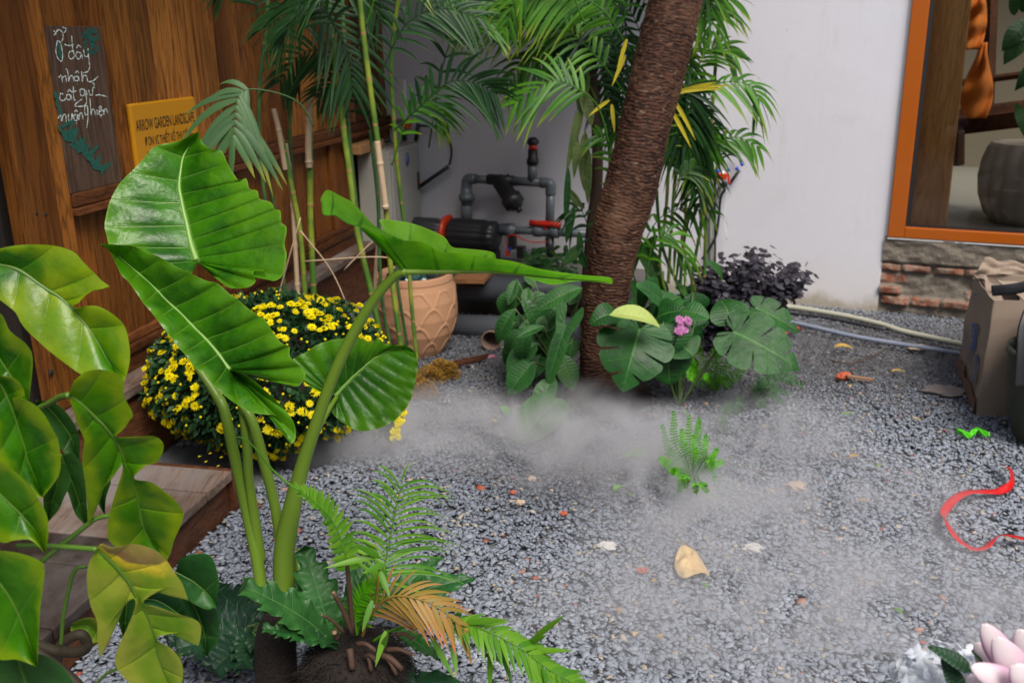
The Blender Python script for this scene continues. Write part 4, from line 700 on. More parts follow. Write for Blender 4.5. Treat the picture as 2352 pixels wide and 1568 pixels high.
th2 = thing('thin_tree', 'thin brown stem with hanging wilted leaves behind the thick trunk', 'tree', P(1350, 620, 4.75))
m = MB(); m.tube([P(x, y, 4.75) for x, y in ((1345, 740), (1350, 640), (1360, 520), (1372, 400), (1368, 250), (1350, 100), (1340, -60))], (.034, .03, .026, .022), 12, seg=60); m.build('trunk', plain('thin_bark', (.05, .026, .016), .8, .4, 30, .6), th2)
m_wilt = leafmat('wilted_leaf', (.05, .09, .03), (.13, .19, .06), (.16, .2, .08), .06, .03, .5, trans=.2, vs=.4)
for b, t, w_ in (((1340, 235), (1322, 330), 26), ((1325, 250), (1300, 400), 26), ((1322, 300), (1318, 410), 32), ((1345, 300), (1342, 440), 44), ((1352, 340), (1350, 470), 30), ((1305, 380), (1298, 520), 26), ((1300, 430), (1340, 480), 30), ((1320, 470), (1300, 560), 30), ((1335, 200), (1360, 290), 50), ((1350, 160), (1330, 260), 50), ((1340, 560), (1290, 610), 42), ((1330, 575), (1350, 620), 30), ((1330, 530), (1335, 600), 26)):
    leafpart(th2, m_wilt if t[1] < 500 else m_phil, b, t, w_*.62, 'lance', 4.62, arch=.03, nrm=(0, -1, .2), tw=rng.uniform(-.5, .5))
# ================================================================ PALM CLUMPS
pl_ = thing('cane_palm', 'clump of bamboo like palm canes in front of the plank wall', 'palm', P(850, 780, 4.5)*A([1, 1, 0]))
def cane(par, pts, d, r, mat=m_cane, ex=0, seg=40):
    m = MB(); pp_ = [P(x, y, d if not np.ndim(d) else np.interp(i/(len(pts)-1), [0, 1], d)) for i, (x, y) in enumerate(pts)]; pp_[-1][2] = max(pp_[-1][2], 0)*1.0
    c_ = cr(pp_, 90); L = np.concatenate([[0], np.cumsum(np.linalg.norm(np.diff(c_, axis=0), axis=1))]); fr = np.abs((L*5.2) % 1-.5); rr = r*(1+.22*np.exp(-(fr/.03)**2)); m.tube(c_, rr, 10, rnd=rng.random(), ex=ex); return m.build('cane', mat, par)
for pts, d, r, mt, ex in (
    (((745, -80), (765, 110), (788, 290), (803, 400), (820, 530), (853, 674), (890, 850)), 4.35, .0135, m_cane, 0),
    (((780, -90), (790, 80), (800, 300), (830, 560), (862, 700), (880, 830)), 4.45, .011, m_canedk, 0),
    (((820, -90), (832, 60), (850, 200), (868, 330), (885, 460), (900, 640), (930, 860)), 4.3, .0125, m_cane, 0),
    (((866, 325), (880, 430), (886, 480)), 4.28, .0145, m_cane, 1),
    (((930, -90), (900, 120), (906, 300), (920, 450), (935, 560), (945, 700), (958, 828)), 4.45, .0095, m_cane, 0),
    (((850, 300), (868, 450), (872, 600), (882, 720), (905, 830)), 4.5, .009, m_canedk, 0),
    (((618, -60), (610, 80), (596, 200), (596, 340), (610, 470)), 4.4, .009, m_canedk, 0),
    (((660, -60), (668, 120), (666, 300), (672, 420)), 4.6, .009, m_canedk, 0),
    (((640, 300), (652, 340), (672, 440), (690, 540), (702, 690)), 4.5, .0125, m_cane, 0),
    (((628, 250), (640, 300), (655, 390)), 4.49, .0125, m_cane, 1), (((655, 330), (672, 460), (680, 600), (684, 680)), 4.52, .0125, m_cane, 1),
    (((712, 230), (712, 400), (714, 520), (722, 700)), 4.5, .0145, m_cane, 0), (((710, 225), (708, 330), (710, 385)), 4.485, .0155, m_cane, 1),
    (((600, 330), (625, 450), (645, 560), (655, 690)), 4.6, .009, m_canedk, 0),
    (((855, 330), (870, 500), (862, 660), (878, 820)), 4.55, .009, m_cane, 1),
    (((915, 560), (912, 640), (930, 760), (945, 850)), 4.55, .008, m_canedk, 0)): cane(pl_, pts, d, r, mt, ex)
def pfr(par, pts, d, n, L, wd, mat, seed, **kw):
    m = MB(); Q = random.Random(seed*3+1); kw.setdefault('up', (Q.uniform(-.5, .5), -1, Q.uniform(-.2, 1.1))); kw.setdefault('v', Q.uniform(-.1, .25)); dd = d if np.ndim(d) else (d, d); frond(m, [P(x, y, np.interp(i/(len(pts)-1), np.linspace(0, 1, len(dd)), dd)) for i, (x, y) in enumerate(pts)], n, L, wd, seed=seed, **kw); return m.build('frond', mat, par)
# grey-green hanging frond in front of the left rail
pfr(pl_, ((720, 290), (690, 240), (640, 215), (575, 205), (548, 222), (540, 270), (535, 320)), (3.9, 3.7), 9, .27, .016, m_frondg, 1, start=.5, droop=.45, ang=.5, v=-.05, up=(.2, -1, .5))
S = 2
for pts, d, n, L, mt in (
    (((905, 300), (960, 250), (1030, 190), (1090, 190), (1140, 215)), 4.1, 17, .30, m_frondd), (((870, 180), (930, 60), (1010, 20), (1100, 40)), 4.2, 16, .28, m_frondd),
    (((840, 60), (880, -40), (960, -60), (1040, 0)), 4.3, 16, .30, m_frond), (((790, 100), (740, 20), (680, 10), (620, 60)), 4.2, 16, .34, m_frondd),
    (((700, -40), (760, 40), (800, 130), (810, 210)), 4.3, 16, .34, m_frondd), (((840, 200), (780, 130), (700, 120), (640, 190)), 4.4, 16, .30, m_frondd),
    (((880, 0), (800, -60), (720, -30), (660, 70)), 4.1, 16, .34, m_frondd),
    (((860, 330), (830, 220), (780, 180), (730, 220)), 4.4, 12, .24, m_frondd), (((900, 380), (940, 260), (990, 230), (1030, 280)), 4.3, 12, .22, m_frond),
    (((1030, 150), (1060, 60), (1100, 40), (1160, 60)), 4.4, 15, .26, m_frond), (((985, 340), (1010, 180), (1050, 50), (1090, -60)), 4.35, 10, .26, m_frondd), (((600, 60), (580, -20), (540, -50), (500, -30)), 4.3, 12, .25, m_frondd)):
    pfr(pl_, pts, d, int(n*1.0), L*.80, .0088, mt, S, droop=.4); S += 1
R = random.Random(77)
for i in range(2):
    x0, y0 = R.uniform(640, 900), R.uniform(-140, 120); sg = R.choice((-1, 1)) if x0 > 720 else R.choice((-1, 1, 1)); w_ = R.uniform(110, 230); d = R.uniform(3.95, 4.75)
    x0 = max(x0, 600+w_*.9) if sg < 0 else x0; pfr(pl_, ((x0, y0+60), (x0+sg*w_*.3, y0-60), (x0+sg*w_*.75, y0-40), (x0+sg*w_, y0+R.uniform(40, 120))), d, 16, R.uniform(.2, .28), .0098, m_frondd, 400+i, droop=R.uniform(.25, .5))
# thin dry stalks
m = MB()
for pts in (((690, 530), (760, 620), (805, 720)), ((690, 500), (650, 640), (640, 680)), ((700, 600), (860, 590), (930, 600)), ((790, 620), (850, 560), (900, 520))): m.tube([P(x, y, 4.3) for x, y in pts], .003, 5, seg=14, ex=1)
m.build('dry_stalks', m_cane, pl_)
pc = thing('areca_palm', 'arching feathery green palm behind the thick leaning trunk', 'palm', P(1500, 760, 4.6)*A([1, 1, 0]))
for i, pts in enumerate((((1405, -60), (1412, 200), (1400, 400), (1395, 640)), ((1350, -80), (1385, 150), (1400, 350), (1408, 560)), ((1590, -100), (1570, 120), (1560, 300), (1545, 480), (1535, 650)), ((1600, 300), (1590, 450), (1570, 560), (1562, 660)), ((1540, 300), (1530, 480), (1515, 600), (1530, 680)), ((1620, 420), (1610, 520), (1592, 620), (1588, 690)), ((1572, 350), (1575, 500), (1568, 560), (1600, 680)), ((1505, 400), (1520, 560), (1560, 660), (1580, 720)), ((1660, -60), (1640, 200), (1625, 420), (1620, 560), (1618, 640)))):
    cane(pc, pts, 4.75, .0085, m_canedk if i % 2 else m_cane)
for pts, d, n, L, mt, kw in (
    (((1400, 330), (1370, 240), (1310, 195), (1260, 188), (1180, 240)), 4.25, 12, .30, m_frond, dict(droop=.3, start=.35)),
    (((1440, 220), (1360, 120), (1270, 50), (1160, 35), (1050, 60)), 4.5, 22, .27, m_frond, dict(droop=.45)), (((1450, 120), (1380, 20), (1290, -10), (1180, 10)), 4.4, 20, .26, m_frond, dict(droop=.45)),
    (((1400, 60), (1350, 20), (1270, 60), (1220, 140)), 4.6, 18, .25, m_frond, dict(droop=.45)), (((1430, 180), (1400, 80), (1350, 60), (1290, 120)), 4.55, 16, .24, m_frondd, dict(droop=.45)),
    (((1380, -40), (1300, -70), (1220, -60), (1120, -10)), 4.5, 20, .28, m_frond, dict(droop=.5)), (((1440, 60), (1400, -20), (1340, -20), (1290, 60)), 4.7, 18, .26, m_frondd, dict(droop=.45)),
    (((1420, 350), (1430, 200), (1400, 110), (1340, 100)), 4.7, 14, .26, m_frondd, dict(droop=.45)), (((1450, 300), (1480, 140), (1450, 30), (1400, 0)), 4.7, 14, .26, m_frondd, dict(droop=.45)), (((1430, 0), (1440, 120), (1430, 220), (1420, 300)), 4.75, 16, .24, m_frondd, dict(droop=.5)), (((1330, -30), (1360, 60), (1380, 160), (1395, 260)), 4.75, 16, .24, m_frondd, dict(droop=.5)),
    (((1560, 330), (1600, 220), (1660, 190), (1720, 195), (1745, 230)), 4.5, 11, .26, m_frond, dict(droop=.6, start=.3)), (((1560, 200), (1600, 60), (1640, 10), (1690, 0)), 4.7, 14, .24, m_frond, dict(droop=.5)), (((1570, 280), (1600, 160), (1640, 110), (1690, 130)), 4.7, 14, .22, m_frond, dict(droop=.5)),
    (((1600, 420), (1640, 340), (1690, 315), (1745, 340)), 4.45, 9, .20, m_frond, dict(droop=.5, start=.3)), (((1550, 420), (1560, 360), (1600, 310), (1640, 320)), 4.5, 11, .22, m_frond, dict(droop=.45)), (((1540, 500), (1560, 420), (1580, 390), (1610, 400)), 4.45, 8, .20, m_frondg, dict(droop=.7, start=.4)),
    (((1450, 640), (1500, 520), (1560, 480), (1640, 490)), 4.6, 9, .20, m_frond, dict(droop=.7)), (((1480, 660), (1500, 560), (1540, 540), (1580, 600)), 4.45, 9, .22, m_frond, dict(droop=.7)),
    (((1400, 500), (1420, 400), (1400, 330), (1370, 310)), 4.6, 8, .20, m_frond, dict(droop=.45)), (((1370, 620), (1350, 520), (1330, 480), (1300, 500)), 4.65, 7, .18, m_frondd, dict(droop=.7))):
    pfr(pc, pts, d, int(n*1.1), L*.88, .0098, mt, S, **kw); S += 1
R = random.Random(78)
for i in range(20):
    left = i < 10; x0, y0 = (R.uniform(1330, 1470), R.uniform(-150, 170)) if left else (R.uniform(1535, 1600), R.uniform(-80, 560)); sg = -1 if left and R.random() < .75 else 1; w_ = R.uniform(90, 230) if left else (R.uniform(40, 100) if y0 < 150 else R.uniform(5, 18)); d = R.uniform(4.35, 4.9)
    pfr(pc, ((x0, y0+70), (x0+sg*w_*.3, y0-40), (x0+sg*w_*.75, y0-30), (x0+sg*w_, y0+R.uniform(30, 110))), d, 15, R.uniform(.17, .24), .0092, m_frond if R.random() < .75 else m_frondd, 500+i, droop=R.uniform(.35, .6))
m = MB(); 
for b, e in (((1545, 215), (1670, 185)), ((1545, 220), (1650, 170)), ((1548, 212), (1690, 175)), ((1545, 225), (1600, 310)), ((1540, 250), (1590, 330)), ((1440, 90), (1415, 165)), ((1436, 130), (1405, 190)), ((1400, 230), (1350, 260)), ((1500, 290), (1515, 340)), ((1405, 240), (1412, 300))):
    p, q = P(*b, 4.3), P(*e, 4.3); d = nz(q-p); m = MB(); blade(m, p, d, np.linalg.norm(q-p), nz(np.cross(d, A([0, 1, .2]))), .009, .15, .5, ex=1); m.build('yellow_leaflet', m_frond, pc)
# ================================================================ CHRYSANTHEMUM
MC = P(625, 850, 3.60); MRx, MRy, MRz = .475, .42, .30
ch = thing('chrysanthemum', 'large dome of yellow chrysanthemum flowers beside the deck step', 'flower bush', MC*A([1, 1, 0]))
m_mum = bladem('mum_foliage', (.008, .035, .012), (.025, .09, .022), None, .5, .12); m_petal = bladem('mum_petal', (.80, .66, .0), (.90, .82, .01), None, .5, .25)
m = MB(); R = random.Random(11)
def domept(R, low=-.55):
    while True:
        z_ = R.uniform(low, 1); a_ = R.uniform(0, 6.283); s_ = math.sqrt(1-z_*z_); d = A([s_*math.cos(a_), s_*math.sin(a_), z_])
        if d[1] < .55 or z_ > .3: return d
for i in range(11000):
    d = domept(R, -.95); f = R.uniform(.72, 1.0); p = MC+d*A([MRx, MRy, MRz])*f*(1+.10*mnoise.noise(Vector(d*3.1))); dd = nz(d+A([R.uniform(-.8, .8) for _ in range(3)])); blade(m, p, dd, R.uniform(.022, .042), nz(np.cross(dd, A([R.uniform(-1, 1) for _ in range(3)]))), R.uniform(.006, .011), .2, R.random()*.9, seg=2)
m.build('foliage', m_mum, ch)
m = MB(); m.ball(MC-Z*.02, (MRx*.78, MRy*.78, MRz*.72), 24, j=.1); m.build('dark_core', m_dark, ch)  # solid ball in the recess colour backing the leaves
m = MB(); m.lathe(MC*A([1, 1, 0])+A([.12, -.1, 0]), [(0, 0), (.12, 0), (.15, .12), (.155, .13), (.155, .15), (0, .15)], 40); m.build('pot', m_black, ch)
def bloom(m, c, d, r, R):
    u = nz(np.cross(d, A([.3, .2, .9]))); v = np.cross(d, u)
    for ring, (n, el, l, w_) in enumerate(((11, .15, 1, .26), (9, .5, .85, .24), (7, .95, .6, .2), (4, 1.3, .4, .16))):
        for j in range(n):
            a_ = 2*math.pi*(j+.5*ring+R.uniform(-.15, .15))/n; o_ = u*math.cos(a_)+v*math.sin(a_); dr = nz(o_*math.cos(el)+d*math.sin(el)); wv = nz(np.cross(dr, d)+1e-4*u); blade(m, c+d*.12*r*ring*.5, dr, r*l*R.uniform(.85, 1.1), wv, r*w_, .12, R.random(), seg=3, grav=d, fold=.25)
protos = []
for i in range(4):
    m = MB(); bloom(m, A([0, 0, 0.]), Z, .019, R); me = m.build('blossom', m_petal); protos.append(me.data); bpy.data.objects.remove(me)
cl = []; bl = []
for i in range(160): cl.append(domept(R, -.85))
for c_ in cl:
    for j in range(R.randint(1, 6)): d = nz(c_+A([R.uniform(-.10, .10) for _ in range(3)])); bl.append(d)
for i in range(120): bl.append(domept(R, -.85))
for i in range(60):
    a_ = R.uniform(3.5, 6.2); z_ = R.uniform(.72, .97); s_ = math.sqrt(1-z_*z_); bl.append(A([s_*math.cos(a_), s_*math.sin(a_), z_]))
vis = sorted(bl, key=lambda d: -(d@nz(CAM-MC))*1.0+R.random()*.6); rest = MB()
for i, d in enumerate(vis):
    p = MC+d*A([MRx, MRy, MRz])*R.uniform(.98, 1.04)*(1+.10*mnoise.noise(Vector(d*3.1))); dn = nz(d/A([MRx, MRy, MRz])*.3+Z*.3+A([R.uniform(-.3, .3) for _ in range(3)]))
    if i < 100:
        o = bpy.data.objects.new('blossom', protos[i % 4]); scene.collection.objects.link(o); o.parent = ch; s_ = R.uniform(.75, 1.25)
        o.matrix_local = Matrix.Translation(Vector(p-A(ROOT[ch.name]))) @ Vector(dn).to_track_quat('Z', 'Y').to_matrix().to_4x4() @ Matrix.Scale(s_, 4)
    else: bloom(rest, p, dn, R.uniform(.012, .021), R)
for i in range(260): rest.ball(MC+domept(R, -.6)*A([MRx, MRy, MRz])*1.02, .0055, 6, rnd=R.random())
tag(rest.build('blossoms_and_buds', m_petal, ch), kind='stuff')
m = MB(); trl = thing('trailing_flowers', 'small trailing spray of yellow flowers below the round leaf', 'flowers', P(915, 980, 3.5))
for i in range(34): f = R.random(); bloom(m, P(930-26*f+R.uniform(-10, 10), 935+75*f+R.uniform(-8, 8), 3.45), nz(A([R.uniform(-.5, .5), -1, .6])), .013, R)
m.build('blossoms', m_petal, trl); m = MB()
for i in range(260): f = R.random(); p = P(915-30*f+R.uniform(-26, 14), 930+75*f+R.uniform(-14, 8), 3.5); dd = nz(A([R.uniform(-1, 1) for _ in range(3)])); blade(m, p, dd, .03, nz(np.cross(dd, Z)+1e-3), .007, .2, R.random(), seg=2)
m.build('foliage', m_mum, trl)
# ================================================================ ALOCASIA
al = thing('elephant_ear', 'tall elephant ear plant with four huge glossy green leaves', 'plant', A([P(650, 1400, 2.0)[0], 2.0, 0]))
ca = crop(400, 500, 2.24); cbp = crop(400, 950, 1.742); cc_ = crop(1100, 700, 1.4936); c3 = crop(800, 1600, 1.387)
def rows(f, L): return [(f(*m), f(*e)) for m, e in L]
bA = (870, 1225)
LA = [((850, 140), (880, 60)), ((800, 190), (700, 145)), ((745, 290), (500, 190)), ((725, 400), (400, 290)), ((712, 500), (280, 420)), ((712, 580), (170, 530)), ((735, 700), (100, 660)), ((755, 800), (60, 780)), ((780, 900), (42, 900)), ((800, 1000), (60, 1000)), ((825, 1100), (90, 1080)), ((850, 1170), (200, 1130)), ((865, 1215), (350, 1250)), (bA, (600, 1340)), (bA, (740, 1345)), (bA, (820, 1330)), (bA, (866, 1245))]
RA = [((850, 140), (880, 60)), ((800, 190), (915, 155)), ((745, 290), (1000, 220)), ((725, 400), (1090, 235)), ((715, 480), (1140, 340)), ((712, 560), (1200, 440)), ((720, 620), (1245, 495)), ((735, 690), (1310, 480)), ((750, 760), (1340, 570)), ((770, 830), (1410, 590)), ((785, 900), (1430, 660)), ((800, 970), (1525, 690)), ((815, 1030), (1570, 755)), ((835, 1090), (1615, 770)), ((845, 1130), (1625, 870)), ((855, 1160), (1672, 920)), ((862, 1190), (1655, 1060)), ((870, 1215), (1672, 1170)), (bA, (1640, 1340)), (bA, (1560, 1395)), (bA, (1500, 1370)), (bA, (1470, 1310)), (bA, (1410, 1290)), (bA, (1372, 1330)), (bA, (1395, 1400)), (bA, (1330, 1450)), (bA, (1220, 1465)), (bA, (1120, 1440)), (bA, (1060, 1360)), (bA, (960, 1290)), (bA, (880, 1240))]
m_rib = plain('pale_midrib', (.17, .32, .06), .4, .15, 8, .1)
hero(al, m_alo, rows(ca, LA), rows(ca, RA), lambda x, y, e: 2.22+.0006*(600-y)-(.035+.00012*abs(x-430))*e, vpr=.5, quilt=.009, mid_r=(.0015, .0035, .0055, .008), wave=.004, label='broad upright leaf facing the viewer', midmat=m_rib, lift=.001, bow=.05)
bB = (905, 920)
mB = [(5, 50), (60, 80), (130, 130), (200, 190), (270, 250), (340, 310), (400, 370), (450, 425), (515, 485), (575, 540), (630, 600), (680, 650), (735, 705), (780, 755), (825, 810), (860, 860), (885, 895)]
RB = list(zip(mB, [(6, 48), (130, 50), (230, 62), (320, 95), (420, 140), (520, 195), (630, 250), (740, 300), (820, 320), (900, 390), (970, 440), (1040, 500), (1110, 550), (1150, 572), (1200, 650), (1260, 730), (1320, 760)]))+[((900, 912), (1325, 830))]+[(bB, e) for e in ((1400, 900), (1430, 950), (1400, 1020), (1350, 1035), (1250, 1000), (1120, 955), (1010, 945), (925, 925))]
LB = list(zip(mB, [(4, 52), (65, 95), (100, 160), (150, 260), (200, 310), (250, 380), (300, 455), (340, 500), (390, 560), (440, 630), (490, 690), (530, 745), (580, 800), (620, 850), (660, 905), (740, 955), (790, 1025)]))+[(bB, e) for e in ((870, 1100), (960, 1165), (1050, 1215), (1150, 1232), (1220, 1240), (1270, 1290), (1300, 1350), (1308, 1410), (1335, 1437), (1365, 1385), (1350, 1290), (1290, 1200), (1180, 1090), (1060, 985), (980, 945), (925, 925))]
hero(al, m_alo, rows(cbp, LB), rows(cbp, RB), lambda x, y, e: 1.93+.0005*(849-y)-.05*e*(0 if e == 0 else 1), vpr=.5, quilt=.010, mid_r=(.001, .0025, .0045), wave=.003, label='long drooping leaf crossing in front', midmat=m_rib, lift=.001, bow=.12)
mCn = [(2015, 640), (1900, 632), (1750, 622), (1600, 608), (1500, 598), (1400, 588), (1280, 578), (1180, 577), (1120, 577), (1030, 577), (930, 578), (850, 578), (790, 578)]; bC = (765, 575)
NC = list(zip([m+(0,) for m in mCn], [e+(-.05,) for e in [(2016, 655), (2000, 612), (1850, 598), (1700, 580), (1560, 555), (1440, 520), (1320, 500), (1210, 482), (1100, 465), (1000, 460), (880, 400), (760, 388), (620, 348)]]))+[(bC+(0,), (500, 312, -.05)), (bC+(0,), (640, 400, -.04)), (bC+(0,), (740, 540, -.01))]
FC = list(zip([m+(0,) for m in mCn], [e+(.10,) for e in [(2014, 650), (1930, 640), (1800, 635), (1680, 655), (1590, 640), (1500, 600), (1340, 520), (1300, 462), (1150, 440), (1060, 430), (1010, 370), (920, 325), (800, 285)]]))+[(bC+(0,), (690, 268, .1)), (bC+(0,), (625, 272, .1)), (bC+(0,), (660, 340, .08)), (bC+(0,), (720, 450, .05))]
XC = [((275, 190, -.05), (272, 150, -.03)), ((285, 235, -.055), (280, 125, -.02)), ((320, 245, -.055), (315, 90, 0)), ((360, 245, -.055), (390, 125, 0.02)), ((430, 290, -.055), (470, 170, .03)), ((520, 315, -.05), (540, 245, .03)), ((620, 348, -.05), (600, 305, .02)), ((700, 372, -.05), (700, 360, 0)), ((760, 388, -.05), (765, 385, -.03))]
def cz(L): return [(cc_(m[0], m[1])+tuple(m[2:]), cc_(e[0], e[1])+tuple(e[2:])) for m, e in L]
hero(al, m_alou, cz(NC), cz(FC), lambda x, y, e: 1.98+.0003*(x-926), vpr=.42, quilt=-.006, wave=.006, mid_r=(.0015, .004, .008), label='horizontal leaf showing its bright underside', midmat=m_petiole, extra=[cz(XC)], bow=0)
mD = [(828, 1052), (760, 1030), (700, 1045), (650, 1062), (600, 1090), (560, 1120), (530, 1147), (500, 1175), (475, 1198), (450, 1222), (430, 1245), (400, 1275), (380, 1300)]; bD = (360, 1320)
UD = list(zip(mD, [(830, 1050), (790, 1020), (740, 1015), (700, 1012), (650, 1003), (620, 975), (590, 990), (555, 1000), (530, 980), (480, 973), (420, 975), (340, 985), (260, 1010)]))+[(bD, e) for e in ((180, 1060), (130, 1085), (100, 1112), (130, 1170), (180, 1240), (270, 1295), (345, 1318))]
LD = list(zip(mD, [(832, 1054), (848, 1090), (855, 1130), (848, 1180), (838, 1230), (828, 1280), (815, 1330), (795, 1375), (760, 1420), (715, 1465), (650, 1500), (580, 1522), (500, 1527)]))+[(bD, e) for e in ((430, 1495), (370, 1450), (330, 1410), (318, 1380), (335, 1345), (356, 1328))]
hero(al, m_alo, rows(cc_, LD), rows(cc_, UD), lambda x, y, e: 2.36+.0004*(915-y)-.02*e, vpr=.7, quilt=.005, wave=.003, mid_r=(.001, .003, .006), label='lower rounded leaf beside the thick stalk', midmat=m_rib, lift=.001, bow=.05)
def stalk(par, f, pts, d, r, mat=m_petiole, name='leaf_stalk'):
    m = MB(); q = [f(*p) for p in pts]; m.tube([P(x, y, np.interp(i/(len(q)-1), np.linspace(0, 1, len(d)), d)) for i, (x, y) in enumerate(q)], r, 16, seg=50); return m.build(name, mat, par)
S_ = 2.1/2198
stalk(al, c3, ((-20, -190), (30, -120), (90, -30), (135, 60), (195, 330), (265, 640), (320, 900), (350, 1120)), (2.24, 2.2, 2.15, 2.08), (9*S_, 13*S_, 15*S_, 17*S_))
stalk(al, c3, ((225, -20), (245, 100), (262, 260), (270, 420), (300, 640), (335, 900)), (2.2, 2.16, 2.12), (11*S_, 13*S_, 12*S_, 16*S_))
stalk(al, c3, ((230, 20), (290, 120), (350, 330), (400, 520), (440, 720), (470, 1000)), (2.18, 2.14, 2.1), (11*S_, 14*S_, 13*S_, 18*S_))
stalk(al, lambda x, y: (x, y), ((932, 624), (905, 636), (865, 680), (815, 760), (765, 865), (722, 985), (690, 1085), (668, 1180), (652, 1280), (655, 1420)), (1.98, 2.0, 2.03, 2.06, 2.06, 2.05), (8*S_, 11*S_, 13*S_, 14*S_, 18*S_, 26*S_, 29*S_))
stalk(al, lambda x, y: (x, y), ((773, 912), (752, 945), (728, 990), (705, 1060), (690, 1120)), (2.35, 2.2, 2.08), (6*S_, 9*S_, 11*S_))
stalk(al, c3, ((550, 820), (545, 900), (560, 1000), (540, 1100)), (2.12, 2.05), (3*S_, 16*S_, 14*S_))
m = MB(); m.tube([A([P(640, 1400, 2.02)[0]-.02, 2.0, .0]), A([P(640, 1400, 2.02)[0]-.01, 2.0, .2]), P(655, 1420, 2.03), P(648, 1370, 2.05)], (.052, .05, .052, .035), 24, seg=40)
m.build('trunk', m_fibre, al)
# ================================================================ POTHOS AT LEFT
po = thing('variegated_pothos', 'big leaved green and yellow pothos climbing at the left edge', 'plant', A([-.75, 1.45, 0]))
p1 = crop(0, 950, 1.7425); p2 = crop(0, 1850, 1.78)
def pr2(L): return [((p1 if a == 1 else p2)(*m), (p1 if b == 1 else p2)(*e)) for a, m, b, e in L]
m1 = [(-150, 160), (-60, 170), (0, 190), (90, 210), (170, 250), (240, 300), (290, 335), (340, 370), (380, 390), (410, 410), (430, 430), (455, 450), (480, 475), (500, 495), (510, 505), (530, 530), (560, 565), (590, 600), (620, 640), (660, 695), (700, 760), (740, 840), (790, 920)]
e1 = [(-120, 110), (30, 70), (150, 52), (300, 50), (420, 65), (520, 105), (580, 170), (650, 240), (710, 300), (760, 342), (680, 355), (600, 400), (545, 455), (512, 468), (525, 488), (620, 475), (700, 485), (800, 545), (870, 620), (900, 740), (905, 850), (885, 950), (868, 1000)]
m1b = [(-150, 160), (-60, 170), (0, 190), (90, 210), (170, 250), (240, 300), (290, 335), (340, 370), (410, 410), (480, 475), (530, 530), (590, 600), (660, 695), (740, 840), (790, 920)]
e1b = [(-150, 300), (-60, 390), (0, 435), (60, 480), (110, 525), (150, 600), (200, 660), (260, 715), (330, 780), (400, 835), (480, 895), (560, 950), (640, 980), (730, 1000), (866, 1002)]
hero(po, m_pothos, [(p1(*a), p1(*b)) for a, b in zip(m1b, e1b)], [(p1(*a), p1(*b)) for a, b in zip(m1, e1)], lambda x, y, e: 1.55-.0002*(y-600)-.02*e, vpr=.28, quilt=.007, mid_r=(.004, .003, .001), label='upper arching lobed leaf', lift=.0005, bow=.1)
R2 = [(1, (480, 1095), 1, (480, 1090)), (1, (490, 1100), 1, (515, 1005)), (1, (510, 1115), 1, (580, 945)), (1, (540, 1135), 1, (660, 920)), (1, (570, 1160), 1, (750, 925)), (1, (600, 1185), 1, (830, 955)), (1, (630, 1215), 1, (865, 1020)), (1, (660, 1245), 1, (868, 1110)), (1, (690, 1275), 1, (925, 1225)), (1, (720, 1300), 1, (900, 1280)), (1, (745, 1330), 1, (860, 1335)), (1, (780, 1370), 1, (808, 1380)), (1, (800, 1395), 1, (830, 1392)), (1, (815, 1425), 1, (960, 1386)), (1, (830, 1455), 1, (1075, 1384)), (1, (845, 1485), 1, (1135, 1430)), (1, (855, 1510), 1, (1132, 1500)), (1, (865, 1535), 2, (1110, 0)), (2, (885, 5), 2, (1050, 15)), (2, (910, 40), 2, (990, 60)), (2, (935, 80), 2, (958, 95)), (2, (945, 110), 2, (970, 120)), (2, (955, 150), 2, (1080, 140)), (2, (965, 200), 2, (1180, 210)), (2, (980, 260), 2, (1260, 280)), (2, (990, 320), 2, (1307, 360)), (2, (1000, 380), 2, (1280, 460)), (2, (1015, 440), 2, (1240, 550)), (2, (1040, 500), 2, (1215, 640)), (2, (1100, 600), 2, (1190, 690))]
L2 = [(1, (480, 1095), 1, (480, 1100)), (1, (510, 1115), 1, (495, 1150)), (1, (570, 1160), 1, (515, 1220)), (1, (630, 1215), 1, (545, 1310)), (1, (690, 1275), 1, (585, 1400)), (1, (720, 1300), 1, (585, 1450)), (1, (745, 1330), 1, (575, 1510)), (1, (780, 1370), 2, (590, 30)), (1, (800, 1395), 2, (608, 150)), (1, (815, 1425), 2, (620, 300)), (1, (825, 1445), 2, (630, 450)), (1, (835, 1465), 2, (665, 320)), (1, (845, 1485), 2, (730, 190)), (1, (855, 1510), 2, (810, 95)), (2, (885, 5), 2, (868, 15)), (2, (910, 40), 2, (870, 60)), (2, (935, 80), 2, (850, 130)), (2, (955, 150), 2, (820, 220)), (2, (980, 260), 2, (785, 340)), (2, (990, 320), 2, (765, 460)), (2, (1000, 380), 2, (770, 540)), (2, (1015, 440), 2, (830, 600)), (2, (1040, 500), 2, (960, 640)), (2, (1100, 600), 2, (1190, 692))]
hero(po, m_pothos, pr2(L2), pr2(R2), lambda x, y, e: 1.45+.0002*(y-900)-.015*e, vpr=.28, quilt=.006, mid_r=(.004, .003, .001), label='long deeply split green leaf', lift=.0005, rnd=.75, bow=.1)
